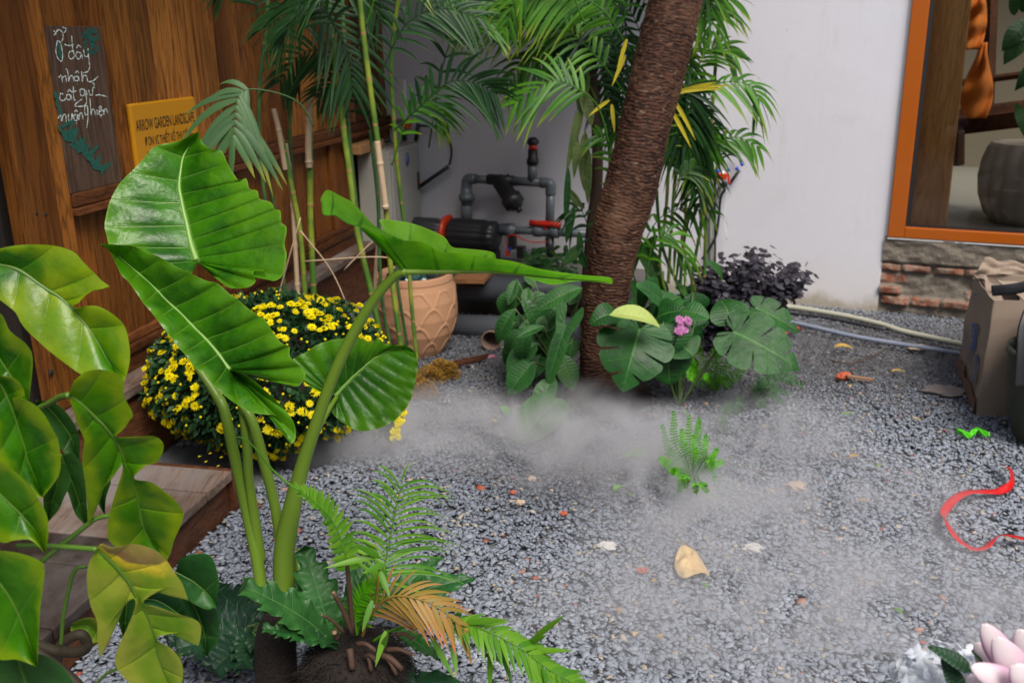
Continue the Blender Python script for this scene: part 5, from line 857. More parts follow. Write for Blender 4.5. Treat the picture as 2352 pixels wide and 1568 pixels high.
R3 = [((690, 615), (690, 610)), ((710, 630), (725, 575)), ((735, 650), (800, 600)), ((760, 672), (880, 585)), ((790, 700), (965, 578)), ((815, 725), (1060, 602)), ((840, 750), (1140, 645)), ((860, 775), (1185, 690)), ((885, 805), (1240, 775)), ((905, 830), (1300, 865)), ((920, 850), (1337, 980)), ((935, 880), (1270, 903)), ((945, 905), (1190, 890)), ((960, 930), (1110, 925)), ((985, 975), (1030, 975)), ((1000, 1005), (1030, 1005)), ((1015, 1030), (1120, 1025)), ((1030, 1055), (1250, 1070)), ((1045, 1080), (1380, 1110)), ((1060, 1110), (1432, 1170)), ((1070, 1140), (1410, 1300)), ((1078, 1165), (1360, 1225)), ((1085, 1190), (1270, 1212)), ((1095, 1220), (1180, 1222)), ((1105, 1250), (1120, 1240)), ((1110, 1280), (1135, 1272)), ((1112, 1320), (1210, 1315)), ((1125, 1370), (1275, 1385)), ((1145, 1430), (1305, 1470)), ((1170, 1490), (1290, 1570)), ((1200, 1568), (1260, 1640)), ((1230, 1640), (1230, 1680))]
L3 = [((690, 615), (690, 618)), ((735, 650), (640, 700)), ((790, 700), (618, 800)), ((840, 750), (625, 920)), ((885, 805), (650, 1030)), ((905, 830), (690, 1130)), ((920, 850), (692, 1260)), ((935, 880), (716, 1385)), ((945, 905), (722, 1240)), ((955, 920), (770, 1145)), ((965, 940), (840, 1050)), ((975, 955), (905, 982)), ((985, 975), (945, 967)), ((1000, 1005), (965, 990)), ((1015, 1030), (950, 1060)), ((1045, 1080), (905, 1175)), ((1070, 1140), (850, 1290)), ((1095, 1220), (818, 1410)), ((1112, 1320), (850, 1485)), ((1145, 1430), (935, 1575)), ((1200, 1568), (1080, 1650)), ((1230, 1640), (1230, 1680))]
def exr(t, s):
    k_ = t*31; return np.clip(1.5-np.abs(k_-4.0)/3.6, 0, 1.1)*np.clip(.25+s*1.25, 0, 1)*np.clip((9.6-k_), 0, 1)
hero(po, m_pothosy, rows(p2, L3), rows(p2, R3), lambda x, y, e: 1.33+.00015*(y-1200)-.012*e, vpr=.28, quilt=.005, mid_r=(.004, .003, .001), label='yellowing split leaf with a brown scorched edge', exr=exr, lift=.0005, rnd=.6, bow=.1)
def tleaf(mat, f, mid, lft, rgt, d, label=None, rnd=.5, quilt=.006, vpr=.35, par=po, mid_r=(.003, .001)):
    n = len(mid); mm_ = [tuple(q) for q in mid]
    return hero(par, mat, [(f(*a), f(*b)) for a, b in zip(mm_, lft)], [(f(*a), f(*b)) for a, b in zip(mm_, rgt)], (lambda x, y, e: d-.02*e) if not callable(d) else d, vpr=vpr, quilt=quilt, mid_r=mid_r, label=label, rnd=rnd, lift=.0005)
tleaf(m_pothos, p1, [(-120, 940), (-40, 985), (10, 1030), (50, 1110), (80, 1180), (105, 1240), (120, 1300), (145, 1380), (170, 1450), (185, 1530), (230, 1640), (290, 1790)], [(-150, 980), (-120, 1080), (-110, 1180), (-100, 1280), (-90, 1380), (-60, 1480), (-20, 1560), (30, 1640), (80, 1700), (140, 1760), (200, 1800), (294, 1812)], [(-60, 940), (30, 965), (110, 985), (162, 1050), (165, 1105), (85, 1118), (200, 1140), (290, 1210), (365, 1330), (412, 1440), (415, 1640), (296, 1812)], 1.40, 'mottled leaf at the left edge', .35)
tleaf(m_pothos, p1, [(-200, 640), (-100, 720), (-20, 820), (60, 940), (140, 1050), (200, 1135)], [(-220, 700), (-180, 850), (-120, 960), (-40, 1040), (60, 1100), (198, 1137)], [(-150, 560), (0, 530), (70, 650), (185, 745), (228, 850), (203, 1137)], 1.55, None, .4)
tleaf(m_pothos, p2, [(-200, 60), (-80, 150), (40, 260), (160, 380), (260, 500), (322, 640)], [(-220, 200), (-140, 400), (0, 560), (110, 550), (220, 552), (318, 640)], [(-120, -40), (20, 0), (190, 140), (290, 280), (345, 430), (328, 645)], 1.30, 'leaf with a yellow patch near its edge', .65)
tleaf(m_pothos, p2, [(-120, 700), (-20, 830), (70, 960), (140, 1100), (200, 1260), (262, 1445)], [(-220, 900), (-200, 1150), (-120, 1330), (0, 1400), (120, 1400), (258, 1448)], [(-60, 620), (120, 638), (270, 690), (318, 765), (285, 1050), (268, 1448)], 1.26, None, .45)
tleaf(m_phil, p2, [(80, 1250), (125, 1385), (160, 1500), (200, 1620), (240, 1760)], [(0, 1330), (-60, 1420), (-70, 1550), (0, 1700), (236, 1765)], [(180, 1350), (330, 1375), (480, 1490), (520, 1650), (244, 1765)], 1.32, None, .8)
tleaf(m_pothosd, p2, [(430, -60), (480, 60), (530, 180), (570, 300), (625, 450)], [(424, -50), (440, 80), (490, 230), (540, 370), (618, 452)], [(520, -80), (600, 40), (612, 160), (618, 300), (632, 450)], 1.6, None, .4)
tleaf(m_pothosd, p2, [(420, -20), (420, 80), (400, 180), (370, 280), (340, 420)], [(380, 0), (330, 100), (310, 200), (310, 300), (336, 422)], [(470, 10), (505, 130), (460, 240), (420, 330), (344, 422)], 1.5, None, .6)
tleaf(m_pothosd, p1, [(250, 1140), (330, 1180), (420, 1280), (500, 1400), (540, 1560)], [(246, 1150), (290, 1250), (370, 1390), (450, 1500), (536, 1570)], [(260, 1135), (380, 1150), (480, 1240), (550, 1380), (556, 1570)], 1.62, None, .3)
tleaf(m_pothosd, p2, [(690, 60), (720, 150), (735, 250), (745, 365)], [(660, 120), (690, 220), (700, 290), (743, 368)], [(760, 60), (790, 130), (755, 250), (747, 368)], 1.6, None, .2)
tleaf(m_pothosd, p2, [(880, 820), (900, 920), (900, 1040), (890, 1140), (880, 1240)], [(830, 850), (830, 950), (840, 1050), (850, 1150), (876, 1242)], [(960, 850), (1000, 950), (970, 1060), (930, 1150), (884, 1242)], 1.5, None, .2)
c2 = crop(0, 1800, 1.684)
tleaf(m_xan, c2, [(1180, 820), (1240, 850), (1310, 890), (1380, 950), (1430, 1000), (1465, 1048)], [(1170, 830), (1190, 900), (1240, 980), (1320, 1040), (1400, 1072), (1462, 1050)], [(1200, 740), (1290, 700), (1420, 712), (1475, 880), (1465, 962), (1467, 1046)], 1.75, 'rounded mid green leaf beside the yellowing one', .75, par=po)
tleaf(m_phil, c2, [(1240, 960), (1300, 1040), (1350, 1150), (1380, 1260), (1390, 1380)], [(1200, 980), (1230, 1080), (1290, 1180), (1340, 1290), (1385, 1382)], [(1300, 980), (1430, 1040), (1475, 1130), (1470, 1280), (1395, 1382)], 1.8, None, .3, par=po)
tleaf(m_xan, c2, [(960, 1000), (1050, 1010), (1130, 1050), (1200, 1100), (1250, 1120)], [(950, 1010), (1000, 1080), (1080, 1110), (1160, 1130), (1246, 1124)], [(980, 980), (1080, 930), (1180, 940), (1240, 1030), (1254, 1120)], 1.7, None, .2, par=po)
tleaf(m_pothosy, c2, [(480, 1190), (540, 1180), (600, 1190), (650, 1230), (680, 1280)], [(470, 1200), (500, 1250), (560, 1280), (620, 1300), (676, 1284)], [(490, 1160), (560, 1130), (640, 1130), (690, 1190), (684, 1280)], 1.75, None, .2, par=po)
for pts, d, r in (((p1(276, 1185), p1(350, 1150), p1(420, 1110), p1(480, 1098)), (1.5, 1.45), (.005, .0055)), ((p2(300, 700), p2(420, 600), p2(560, 490), p2(680, 400), p2(780, 375), p2(850, 360)), (1.5, 1.5), (.005, .004)), ((p2(120, 590), p2(300, 590), p2(480, 600), p2(690, 615)), (1.36, 1.34), (.004, .0045)), ((p2(435, 1300), p2(450, 1100), p2(490, 900), p2(520, 790), p2(560, 745), p2(610, 740)), (1.6, 1.6), (.004, .004)), ((p2(690, 1568), p2(760, 1500), p2(850, 1460)), (1.55, 1.55), (.003, .003)), ((p2(1300, 1568), p2(1290, 1450), p2(1280, 1380), p2(1300, 1355)), (1.5, 1.5), (.003, .002))):
    m = MB(); m.tube([P(*q, np.interp(i/(len(pts)-1), [0, 1], d)) for i, q in enumerate(pts)], r, 10, seg=40); m.build('leaf_stalk', m_pet2, po)
m = MB(); m.tube([A([-.9, 1.5, .0]), A([-.82, 1.55, .35]), P(*p2(250, 1330), 1.6), P(*p2(400, 1340), 1.62), P(*p2(560, 1345), 1.65), P(*p2(620, 1300), 1.7), P(*p2(570, 1220), 1.7), P(*p2(440, 1290), 1.7), P(*p2(400, 1420), 1.7)], .011, 12, seg=60); m.tube([A([-.9, 1.5, .0]), A([-1.0, 1.5, .6]), A([-.98, 1.5, 1.1]), A([-.95, 1.5, 1.4])], .012, 10, seg=30); m.build('vine_stem', plain('vine', (.035, .026, .013), .7, .35, 20, .4), po)
# ================================================================ LOBED PHILODENDRONS AT THE FRONT
xa = thing('lobed_philodendron', 'wavy edged green lobed leaves around the elephant ear base', 'plant', A([P(700, 1500, 2.05)[0], 2.1, 0]))
def cp(x, y): return c3(x, y)
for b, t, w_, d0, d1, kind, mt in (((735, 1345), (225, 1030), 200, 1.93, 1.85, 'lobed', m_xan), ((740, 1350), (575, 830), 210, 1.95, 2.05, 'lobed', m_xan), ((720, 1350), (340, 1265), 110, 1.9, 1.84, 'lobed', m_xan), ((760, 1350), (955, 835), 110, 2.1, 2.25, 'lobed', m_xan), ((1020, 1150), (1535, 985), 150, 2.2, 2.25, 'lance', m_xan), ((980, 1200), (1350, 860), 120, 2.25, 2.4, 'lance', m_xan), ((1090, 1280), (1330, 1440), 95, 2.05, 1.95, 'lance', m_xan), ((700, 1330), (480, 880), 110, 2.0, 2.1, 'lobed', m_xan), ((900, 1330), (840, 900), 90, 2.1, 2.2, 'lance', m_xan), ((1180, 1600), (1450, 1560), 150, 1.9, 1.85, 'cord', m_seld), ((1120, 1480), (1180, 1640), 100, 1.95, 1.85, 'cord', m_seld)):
    leafpart(xa, mt, cp(*b), cp(*t), w_/1.387/1.7415, kind, d0, d1, arch=.08, fold=.12, wave=.006, vpr=.4)
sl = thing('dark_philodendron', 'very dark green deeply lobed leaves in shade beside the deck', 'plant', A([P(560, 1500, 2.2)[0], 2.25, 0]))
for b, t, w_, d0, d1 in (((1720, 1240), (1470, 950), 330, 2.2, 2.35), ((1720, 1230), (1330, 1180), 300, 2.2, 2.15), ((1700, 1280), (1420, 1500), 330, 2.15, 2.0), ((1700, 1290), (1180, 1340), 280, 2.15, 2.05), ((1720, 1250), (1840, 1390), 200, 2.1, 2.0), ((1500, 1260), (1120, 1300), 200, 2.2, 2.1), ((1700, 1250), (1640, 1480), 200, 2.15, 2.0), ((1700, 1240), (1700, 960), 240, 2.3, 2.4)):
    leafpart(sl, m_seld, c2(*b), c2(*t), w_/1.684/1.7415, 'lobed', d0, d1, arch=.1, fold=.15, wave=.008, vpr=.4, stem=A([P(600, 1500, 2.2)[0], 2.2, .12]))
# ================================================================ STUMP FERN
fb = P(*c3(850, 1330), 1.93); fe = thing('tree_fern', 'dark fibrous tree fern stump with light green and rust fronds', 'fern', A([fb[0], fb[1], 0]))
m = MB(); m.lathe(A([fb[0], fb[1], 0]), [(.12, 0), (.135, .1), (.14, fb[2]-.20), (.135, fb[2]-.14), (.12, fb[2]-.07), (.095, fb[2]-.03), (.05, fb[2]-.005), (0, fb[2])], 60, mod=lambda a, h, i: 1+.10*mnoise.noise(Vector((math.cos(a)*3, math.sin(a)*3, h*9)))); 
R = random.Random(21)
for i in range(4200):
    a_ = R.uniform(0, 6.283); h = R.uniform(-.24, .0); rr = np.interp(h, [-.24, -.14, -.07, -.03, 0], [.138, .135, .12, .095, .03]); p = A([fb[0]+rr*math.cos(a_), fb[1]+rr*math.sin(a_), fb[2]+h]); d = nz(A([math.cos(a_)*.6, math.sin(a_)*.6, R.uniform(-.5, 1)])+A([R.uniform(-.6, .6) for _ in range(3)])); blade(m, p, d, R.uniform(.02, .05), nz(np.cross(d, Z)+1e-3), .0013, .5, .5, seg=3)
m.build('stump', m_fibre, fe)
for b, t, r in (((830, 1380), (845, 1490), .009), ((920, 1420), (975, 1440), .007), ((930, 1410), (950, 1500), .006), ((1000, 1410), (1120, 1490), .008), ((1010, 1400), (1090, 1520), .006), ((870, 1350), (970, 1385), .006), ((1030, 1385), (1180, 1410), .006), ((760, 1320), (745, 1285), .008), ((850, 1300), (740, 1065), .0065), ((800, 1290), (675, 1190), .004), ((850, 1300), (815, 900), .006), ((1090, 1300), (1185, 1325), .005)):
    m = MB(); p, q = P(*c3(*b), 1.86), P(*c3(*t), 1.84); m.tube([p, (p+q)/2+Z*.008, q], (r, r*.8), 10, seg=8); o = m.build('cut_stalk', m_stalk, fe)
    m = MB(); dd = nz(q-p); m.lathe(q, [(0, .001), (r*.62, .001), (r*.75, -.002)], 10, axis=dd); m.build('cut_end', m_stalkc, o)
def fern(par, f, pts, d, n, L, wd, mat, seed, name='frond', **kw):
    m = MB(); k_ = len(pts); frond(m, [P(*f(*p), np.interp(i/(k_-1), np.linspace(0, 1, len(d)), d)) for i, p in enumerate(pts)], n, L, wd, seed=seed, seg=5, **kw); return m.build(name, mat, par)
VW = nz(CAM-fb)
fern(fe, c3, ((860, 1300), (830, 1080), (815, 900), (745, 690), (640, 570), (540, 500)), (1.92, 1.95, 1.9), 20, .055, .0085, m_fern, 31, start=.35, droop=.15, ang=.5, up=VW*.5+Z, v=.3)
m = MB(); m.tube([P(*c3(*p), 1.9) for p in ((560, 505), (460, 440), (380, 360), (310, 270), (250, 215), (195, 203))], (.0035, .0012), 6, seg=30, rnd=.5); m.build('curling_tip', m_fern, fe)
fern(fe, c3, ((870, 1300), (930, 1150), (1010, 980), (1035, 860), (1075, 660), (1115, 470)), (1.93, 2.0, 2.05), 20, .22, .0040, m_fern, 32, start=.35, droop=.5, ang=.5, up=VW*1.2+Z*.2, v=.0, jit=.13, prof=lambda g: .95-.25*g)
fern(fe, c3, ((900, 1310), (940, 1200), (1040, 1100), (1160, 1090), (1320, 1150), (1490, 1290)), (1.9, 1.84, 1.82), 15, .14, .0058, m_fernr, 33, start=.2, droop=.35, ang=.75, up=VW*.9+Z*.4, v=-.1, prof=lambda g: 1-.55*g)
c7 = crop(1150, 2150, 1.8816)
fern(fe, c7, ((640, 780), (800, 690), (1050, 650), (1300, 645), (1500, 700), (1750, 830), (1950, 980), (2150, 1093), (2300, 1190)), (1.9, 1.85, 1.8, 1.78), 32, .075, .0068, m_fern, 34, start=.3, droop=.35, ang=.5, up=VW*.4+Z, v=.1)
m = MB()
for b, t in (((1530, 780), (1520, 1200)), ((1080, 740), (1250, 1040)), ((1240, 800), (1275, 1020)), ((1600, 800), (1690, 1093)), ((1400, 700), (1620, 950)), ((1750, 850), (2160, 830)), ((1850, 760), (2090, 560)), ((1340, 640), (1670, 600)), ((740, 700), (660, 960)), ((1800, 800), (1950, 720)), ((700, 860), (760, 700)), ((700, 130), (270, 210)), ((700, 150), (480, 20)), ((720, 200), (560, 260)), ((690, 240), (770, 440)), ((640, 470), (560, 700))):
    p, q = P(*c7(*b), 1.84), P(*c7(*t), 1.8); d = nz(q-p); m = MB(); blade(m, p, d, np.linalg.norm(q-p), nz(np.cross(d, VW)), .0070, .05, rng.random(), seg=7); m.build('leaflet', m_fern, fe)
fern(fe, c3, ((860, 1300), (900, 1200), (960, 1050), (1000, 960)), (1.9, 1.92), 12, .06, .006, m_fern, 36, start=.2, droop=.3, up=VW+Z, v=.1)
fern(fe, c3, ((870, 1300), (860, 1200), (890, 1100), (940, 1020)), (1.88, 1.86), 12, .05, .005, m_sword, 37, start=.2, droop=.3, up=VW+Z, v=.1)
# ================================================================ PLANTS ROUND THE TRUNK
c6 = crop(2000, 1150, 1.8092)
ph_ = thing('glossy_philodendron', 'dark green long leaved philodendron left of the thick trunk', 'plant', A([P(1280, 900, 4.2)[0], 4.25, 0]))
st0 = A([P(1290, 900, 4.3)[0], 4.3, .02])
for b, t, w_, kind, d0, lb in (((590, 0), (262, 170), 130, 'lance', 4.1, None), ((480, 270), (345, 715), 165, 'arrow', 3.95, 'long arrow shaped leaf hanging in front'), ((270, 400), (40, 610), 140, 'lance', 4.15, None), ((240, 540), (60, 775), 170, 'lance', 4.05, None), ((440, 480), (530, 750), 130, 'lance', 4.1, None), ((310, 280), (120, 365), 70, 'lance', 4.0, None), ((200, 0), (190, 160), 70, 'lance', 4.3, None), ((120, -60), (60, 130), 70, 'lance', 4.4, None), ((340, 200), (330, 330), 120, 'lance', 4.2, None), ((180, 190), (170, 330), 80, 'lance', 4.35, None), ((120, 250), (0, 330), 60, 'lance', 4.4, None), ((330, 360), (200, 420), 90, 'ovate', 4.25, None), ((530, 360), (500, 520), 110, 'ovate', 4.25, None), ((400, 100), (470, 200), 90, 'ovate', 4.3, None), ((290, 480), (250, 650), 120, 'ovate', 4.25, None), ((60, 480), (40, 330), 50, 'lance', 4.5, None), ((560, 0), (500, 130), 100, 'lance', 4.35, None), ((460, -90), (330, -60), 80, 'lance', 4.4, None), ((180, -100), (260, 0), 60, 'lance', 4.45, None)):
    leafpart(ph_, m_phil, c6(*b), c6(*t), w_*1.25/1.8092/1.7415, kind, d0, d0-.05, arch=.06, fold=.14, vpr=1., stem=st0, label=lb)
R = random.Random(91)
for i in range(26):
    b = (R.uniform(60, 520), R.uniform(-60, 420)); a_ = R.uniform(1.1, 2.3); L_ = R.uniform(190, 320); leafpart(ph_, m_phil, c6(*b), c6(b[0]+L_*math.cos(a_), b[1]+L_*math.sin(a_)), R.uniform(34, 52), 'lance', R.uniform(4.1, 4.5), arch=.14, fold=.15, stem=st0, rnd=R.uniform(0, .5))
hf = thing('heart_leaf_plant', 'broad heart shaped leaves standing in mist before the trunk', 'plant', G(1250, 985))
leafpart(hf, m_phil, c6(375, 850), c6(110, 1160), 330/1.8092/1.7415, 'cord', 3.75, 3.6, arch=.05, fold=.1, stem=G(1260, 985), rnd=.9); leafpart(hf, m_phil, c6(400, 850), c6(330, 1120), 210/1.8092/1.7415, 'cord', 3.78, 3.7, stem=G(1260, 985), rnd=.7); leafpart(hf, m_phil, c6(300, 830), c6(400, 640), 170/1.8092/1.7415, 'cord', 3.85, 3.95, stem=G(1260, 985), rnd=.5); leafpart(hf, m_phil, c6(375, 850), c6(520, 960), 150/1.8092/1.7415, 'cord', 3.8, 3.8, stem=G(1260, 985), rnd=.6)
leafpart(hf, m_sword, c6(70, 920), c6(0, 860), 20, 'lance', 3.8, 3.8); leafpart(hf, m_sword, c6(1080, 1230), c6(880, 1225), 30, 'lance', 3.5, 3.4, rnd=.9)
mo = thing('monstera', 'split leaf monstera growing right of the thick trunk', 'plant', A([P(1560, 900, 4.1)[0], 4.1, 0])); ms0 = G(1560, 935)
def mons(b, t, w_, d0, d1, lb=None, mat=m_mons, n=5, s0=.30, gap=.12, stem=True, **kw):
    return leafpart(mo, mat, c6(*b), c6(*t), w_/1.8092/1.7415, 'cord', d0, d1, slits=(n, s0, gap), stem=ms0 if stem else None, label=lb, **kw)
mons((1010, 300), (885, 760), 560, 3.85, 3.72, 'large front leaf with deep splits', arch=.12, fold=-.12, nrm=(-.1, -.9, .65), rnd=.45)
mons((1690, 320), (2170, 600), 500, 3.95, 3.85, 'right leaf with long slits', arch=.06, fold=.0, nrm=(.0, -.75, .8), rnd=.6)
mons((1850, 150), (2170, 330), 260, 4.1, 4.05, None, arch=.05, nrm=(.1, -.6, .8), rnd=.75)
leafpart(mo, m_mons, c6(1690, 290), c6(1600, 90), 90, 'ovate', 4.0, 4.1, nrm=(0, -.9, .4), rnd=.6)
leafpart(mo, m_monsy, c6(790, 200), c6(1160, 290), 58, 'lance', 3.75, 3.75, nrm=(.1, -.35, .9), arch=.12, fold=.35, label='pale yellow green underside turned up')
leafpart(mo, m_mons, c6(860, 190), c6(650, 270), 62, 'ovate', 3.9, 3.85, nrm=(.1, -.6, .8), arch=.2)
for b, t, w_, d0 in (((1200, 400), (1230, 700), 110, 3.95), ((1180, 120), (980, -20), 60, 4.1), ((1130, 220), (1320, 170), 85, 4.0), ((1310, 170), (1515, 225), 60, 4.0), ((1300, 410), (1400, 500), 90, 3.9), ((1280, 430), (1290, 330), 80, 3.9), ((1000, 150), (1080, 60), 80, 4.15), ((1180, 250), (1220, 490), 120, 3.9), ((1130, 60), (1060, -60), 55, 4.2), ((1300, 60), (1180, 160), 50, 4.15), ((930, 100), (1040, 160), 70, 4.2)):
    leafpart(mo, m_mons if w_ > 70 else m_xan, c6(*b), c6(*t), w_, 'ovate', d0, d0-.05, arch=.1, fold=.12, stem=ms0)
R = random.Random(92)
for i in range(26):
    b = (R.uniform(980, 1420), R.uniform(20, 480)); a_ = R.uniform(-.6, 2.8); L_ = R.uniform(130, 230); leafpart(mo, R.choice((m_mons, m_mons, m_xan)), c6(*b), c6(b[0]+L_*math.cos(a_), b[1]+L_*math.sin(a_)), R.uniform(38, 70), R.choice(('ovate', 'lance', 'cord')), R.uniform(4.15, 4.4), arch=.12, fold=.15, stem=ms0, rnd=R.uniform(0, .8))
# filler leaves in the background behind trunk (pale green)
bgp = thing('pale_leaf_plant', 'pale green broad leaves behind the purple shrub and trunk', 'plant', A([P(1500, 700, 4.8)[0], 4.8, 0]))
for i, (b, t, w_) in enumerate((((1510, 640), (1450, 560), 60), ((1470, 700), (1440, 640), 40), ((1520, 700), (1490, 620), 50), ((1540, 680), (1580, 720), 40), ((1480, 600), (1510, 540), 40), ((1450, 620), (1480, 560), 30), ((1600, 700), (1550, 660), 40), ((1660, 640), (1620, 600), 30))):
    leafpart(bgp, m_xan if i % 2 else m_phil, b, t, w_, 'ovate', 4.8, 4.75, arch=.1, rnd=.9, stem=A([P(1510, 760, 4.8)[0], 4.8, 0]))
# purple shrub
pc0 = P(1715, 665, 4.85); ps = thing('purple_shrub', 'dense shrub of dark purple leaves before the white wall', 'shrub', A([pc0[0], pc0[1], 0]))
m_pur = bladem('purple_leaf', (.014, .012, .018), (.060, .054, .075), None, .45, .08); m = MB(); R = random.Random(4); stems = MB()
for i in range(46):
    a_ = R.uniform(0, 6.283); z_ = R.uniform(-.25, 1); s_ = math.sqrt(max(0, 1-z_*z_)); e = pc0+A([.33*s_*math.cos(a_), .22*s_*math.sin(a_), .20*z_+.01])*R.uniform(.7, 1.12); b0 = A([pc0[0]-.08, pc0[1], .02])+A([R.uniform(-.03, .03), R.uniform(-.03, .03), 0]); mid = b0*.45+e*.55+Z*.02
    stems.tube([b0, mid, e], (.004, .0015), 5, seg=10); c_ = cr([b0, mid, e], 60)
    for j in range(62):
        k_ = 14+int(R.random()*45); p = c_[k_]+A([R.uniform(-.045, .045) for _ in range(3)])*1.0; d = nz(A([R.uniform(-1, 1), R.uniform(-1, .6), R.uniform(-.4, .7)])); blade(m, p, d, R.uniform(.03, .052), nz(np.cross(d, A([R.uniform(-.4, .4), -.5, 1]))), R.uniform(.012, .018), .2, R.random(), seg=4, fold=.15)
for i in range(420):
    p = pc0+A([-.17+R.uniform(-.1, .12), -.05+R.uniform(-.08, .05), R.uniform(-.36, -.1)]); d = nz(A([R.uniform(-1, 1), R.uniform(-1, .6), R.uniform(-.4, .7)])); blade(m, p, d, R.uniform(.022, .038), nz(np.cross(d, A([R.uniform(-.4, .4), -.5, 1]))), R.uniform(.009, .013), .2, R.random()*.7, seg=4, fold=.15)
m.build('foliage', m_pur, ps); stems.build('branches', m_fibre, ps)
# sword ferns
def sword(name, label, base, specs, mat, L=.026, wd=.0036, n=21, seed=50):
    t = thing(name, label, 'fern', base)
    for i, (tp_, mid, d) in enumerate(specs):
        m = MB(); b0 = A(base)+Z*.01; frond(m, [b0, P(*mid, d), P(*tp_, d)], n, L, wd, droop=.1, ang=.1, start=.12, r=.0022, seed=seed+i, seg=3, jit=.08, up=A([.1, -1, .5]), v=.05, prof=lambda g: 1-.6*g**2, fold=.15); m.build('frond', mat, t)
    return t
fbase = G(1592, 1105); fbase[2] = 0
sword('sword_fern', 'small bright green sword fern standing in the mist', fbase, (((1547, 943), (1552, 1020), 3.22), ((1582, 952), (1585, 1030), 3.18), ((1606, 960), (1600, 1020), 3.2), ((1642, 1105), (1625, 1050), 3.1), ((1600, 1035), (1598, 1070), 3.15), ((1515, 1050), (1540, 1070), 3.2), ((1660, 1060), (1630, 1070), 3.2), ((1560, 1130), (1570, 1090), 3.0), ((1520, 975), (1540, 1040), 3.3), ((1575, 1120), (1580, 1090), 3.0), ((1565, 985), (1575, 1050), 3.05), ((1622, 1000), (1612, 1060), 3.0), ((1595, 1000), (1592, 1060), 2.98), ((1540, 1080), (1565, 1085), 3.0), ((1625, 1130), (1610, 1105), 2.95), ((1648, 1030), (1622, 1070), 3.1), ((1600, 1130), (1597, 1105), 2.9)), m_sword)
f2 = G(1650, 900); f2[2] = 0
sword('sword_fern', 'bright sword fern growing under the monstera leaves', f2, (((1600, 780), (1620, 840), 4.15), ((1575, 800), (1600, 850), 4.1), ((1640, 800), (1640, 850), 4.1), ((1560, 840), (1600, 860), 4.05), ((1690, 790), (1670, 840), 4.2), ((1735, 810), (1700, 850), 4.2), ((1620, 860), (1630, 870), 3.95), ((1655, 780), (1650, 830), 4.2), ((1580, 860), (1600, 870), 4.0)), m_sword, .034, .0042, 20, 70)
f3 = G(1720, 915); f3[2] = 0
sword('sword_fern', 'dark spreading fern fronds low beside the gravel', f3, (((1845, 885), (1780, 865), 4.15), ((1830, 865), (1770, 855), 4.25), ((1800, 925), (1760, 900), 4.0), ((1760, 945), (1740, 915), 3.95), ((1700, 960), (1700, 920), 3.9), ((1680, 1010), (1660, 950), 3.7), ((1810, 905), (1760, 885), 4.1), ((1650, 970), (1680, 930), 3.9)), m_swordd, .034, .0042, 22, 90)
m = MB(); R = random.Random(9); pk = P(*c6(1345, 270), 3.86)
for i in range(9): bloom(m, pk+A([R.uniform(-.035, .035), R.uniform(-.01, .01), R.uniform(-.03, .03)]), nz(A([R.uniform(-.5, .5), -1, .3])), .02, R)
tag(m.build('pink_flower', bladem('pink_petal', (.62, .22, .50), (.78, .38, .66), None, .5, .3)), 'pink flower head between the monstera and the purple shrub', 'flower')
# leaf litter and background greenery by pump
ml = thing('low_greenery', 'small dark weeds growing behind the drain pipes', 'plant', P(1270, 600, 5.4)); m = MB(); R = random.Random(33)
for i in range(120): p = P(R.uniform(1200, 1330), R.uniform(575, 650), R.uniform(5.2, 5.6)); d = nz(A([R.uniform(-1, 1), R.uniform(-.8, .3), R.uniform(-.2, .8)])); blade(m, p, d, R.uniform(.05, .12), nz(np.cross(d, A([0, -.7, 1]))), .014, .4, R.random(), seg=4)
m.build('leaves', m_swordd, ml)
# moss clump
m = MB(); mc = G(985, 880); R = random.Random(12)
for cx, cy, rr in ((0, 0, .085), (-.06, -.12, .085), (.05, .10, .07), (.0, -.2, .06), (.1, .06, .05)):
    for i in range(700):
        a_ = R.uniform(0, 6.283); f = math.sqrt(R.random()); p = mc+A([cx+rr*f*math.cos(a_), cy+rr*f*math.sin(a_), .07*(1-f*f)+.01]); d = nz(A([R.uniform(-1, 1), R.uniform(-1, 1), R.uniform(0, 1)])); blade(m, p, d, R.uniform(.012, .035), nz(np.cross(d, Z)+1e-3), .0022, .3, R.random(), seg=2)
tag(m.build('moss_clump', bladem('rusty_moss', (.13, .065, .01), (.36, .20, .02), None, .8, .1)), 'rusty brown moss heap on the gravel before the pot', 'moss')
m = MB(); m.box(G(985, 862)+Z*.016, G(1110, 835)-G(985, 862), A([.03, .07, .0]), Z*.018, rnd=.3); tag(m.build('wood_offcut', m_fascia, smooth=False, bevel=.003), 'flat brown timber offcut lying beside the terracotta pot', 'wood')
# ================================================================ SMALL THINGS ON THE GROUND
def chip(name, px, size, mat, lb, cat, seed=0, flat=.5, z=.02, group=None):
    m = MB(); c_ = G(*px)+Z*z; m.ball(c_, (size, size*.8, size*flat), 12, j=.5); o = m.build(name, mat, smooth=False); tag(o, lb, cat, group)
m_rust = plain('brick_red', (.42, .085, .035), .85, .3); m_beige = plain('beige_stone', (.44, .34, .25), .8, .2, 30); m_pale = plain('pale_stone', (.55, .53, .50), .8, .15)
chip('round_stone', (1828, 1128), .034, m_beige, 'large round tan stone half veiled by mist at right', 'stone', flat=.6)
chip('white_stone', (1728, 1272), .032, m_pale, 'pale white stone lying near the dry yellow leaf', 'stone')
chip('brick_chip', (1475, 1322), .018, m_rust, 'red brick chip left of the dry yellow leaf', 'brick chip')
chip('brick_chip', (1178, 1142), .012, m_rust, 'small red brick chip on dark gravel before the mist', 'brick chip', flat=.6)
chip('brick_chip', (1295, 1190), .014, m_rust, 'rust red chip among wet dark gravel', 'brick chip')
chip('brick_chip', (1938, 873), .038, m_rust, 'orange brick piece on the soil below the grey pipe', 'brick chip')
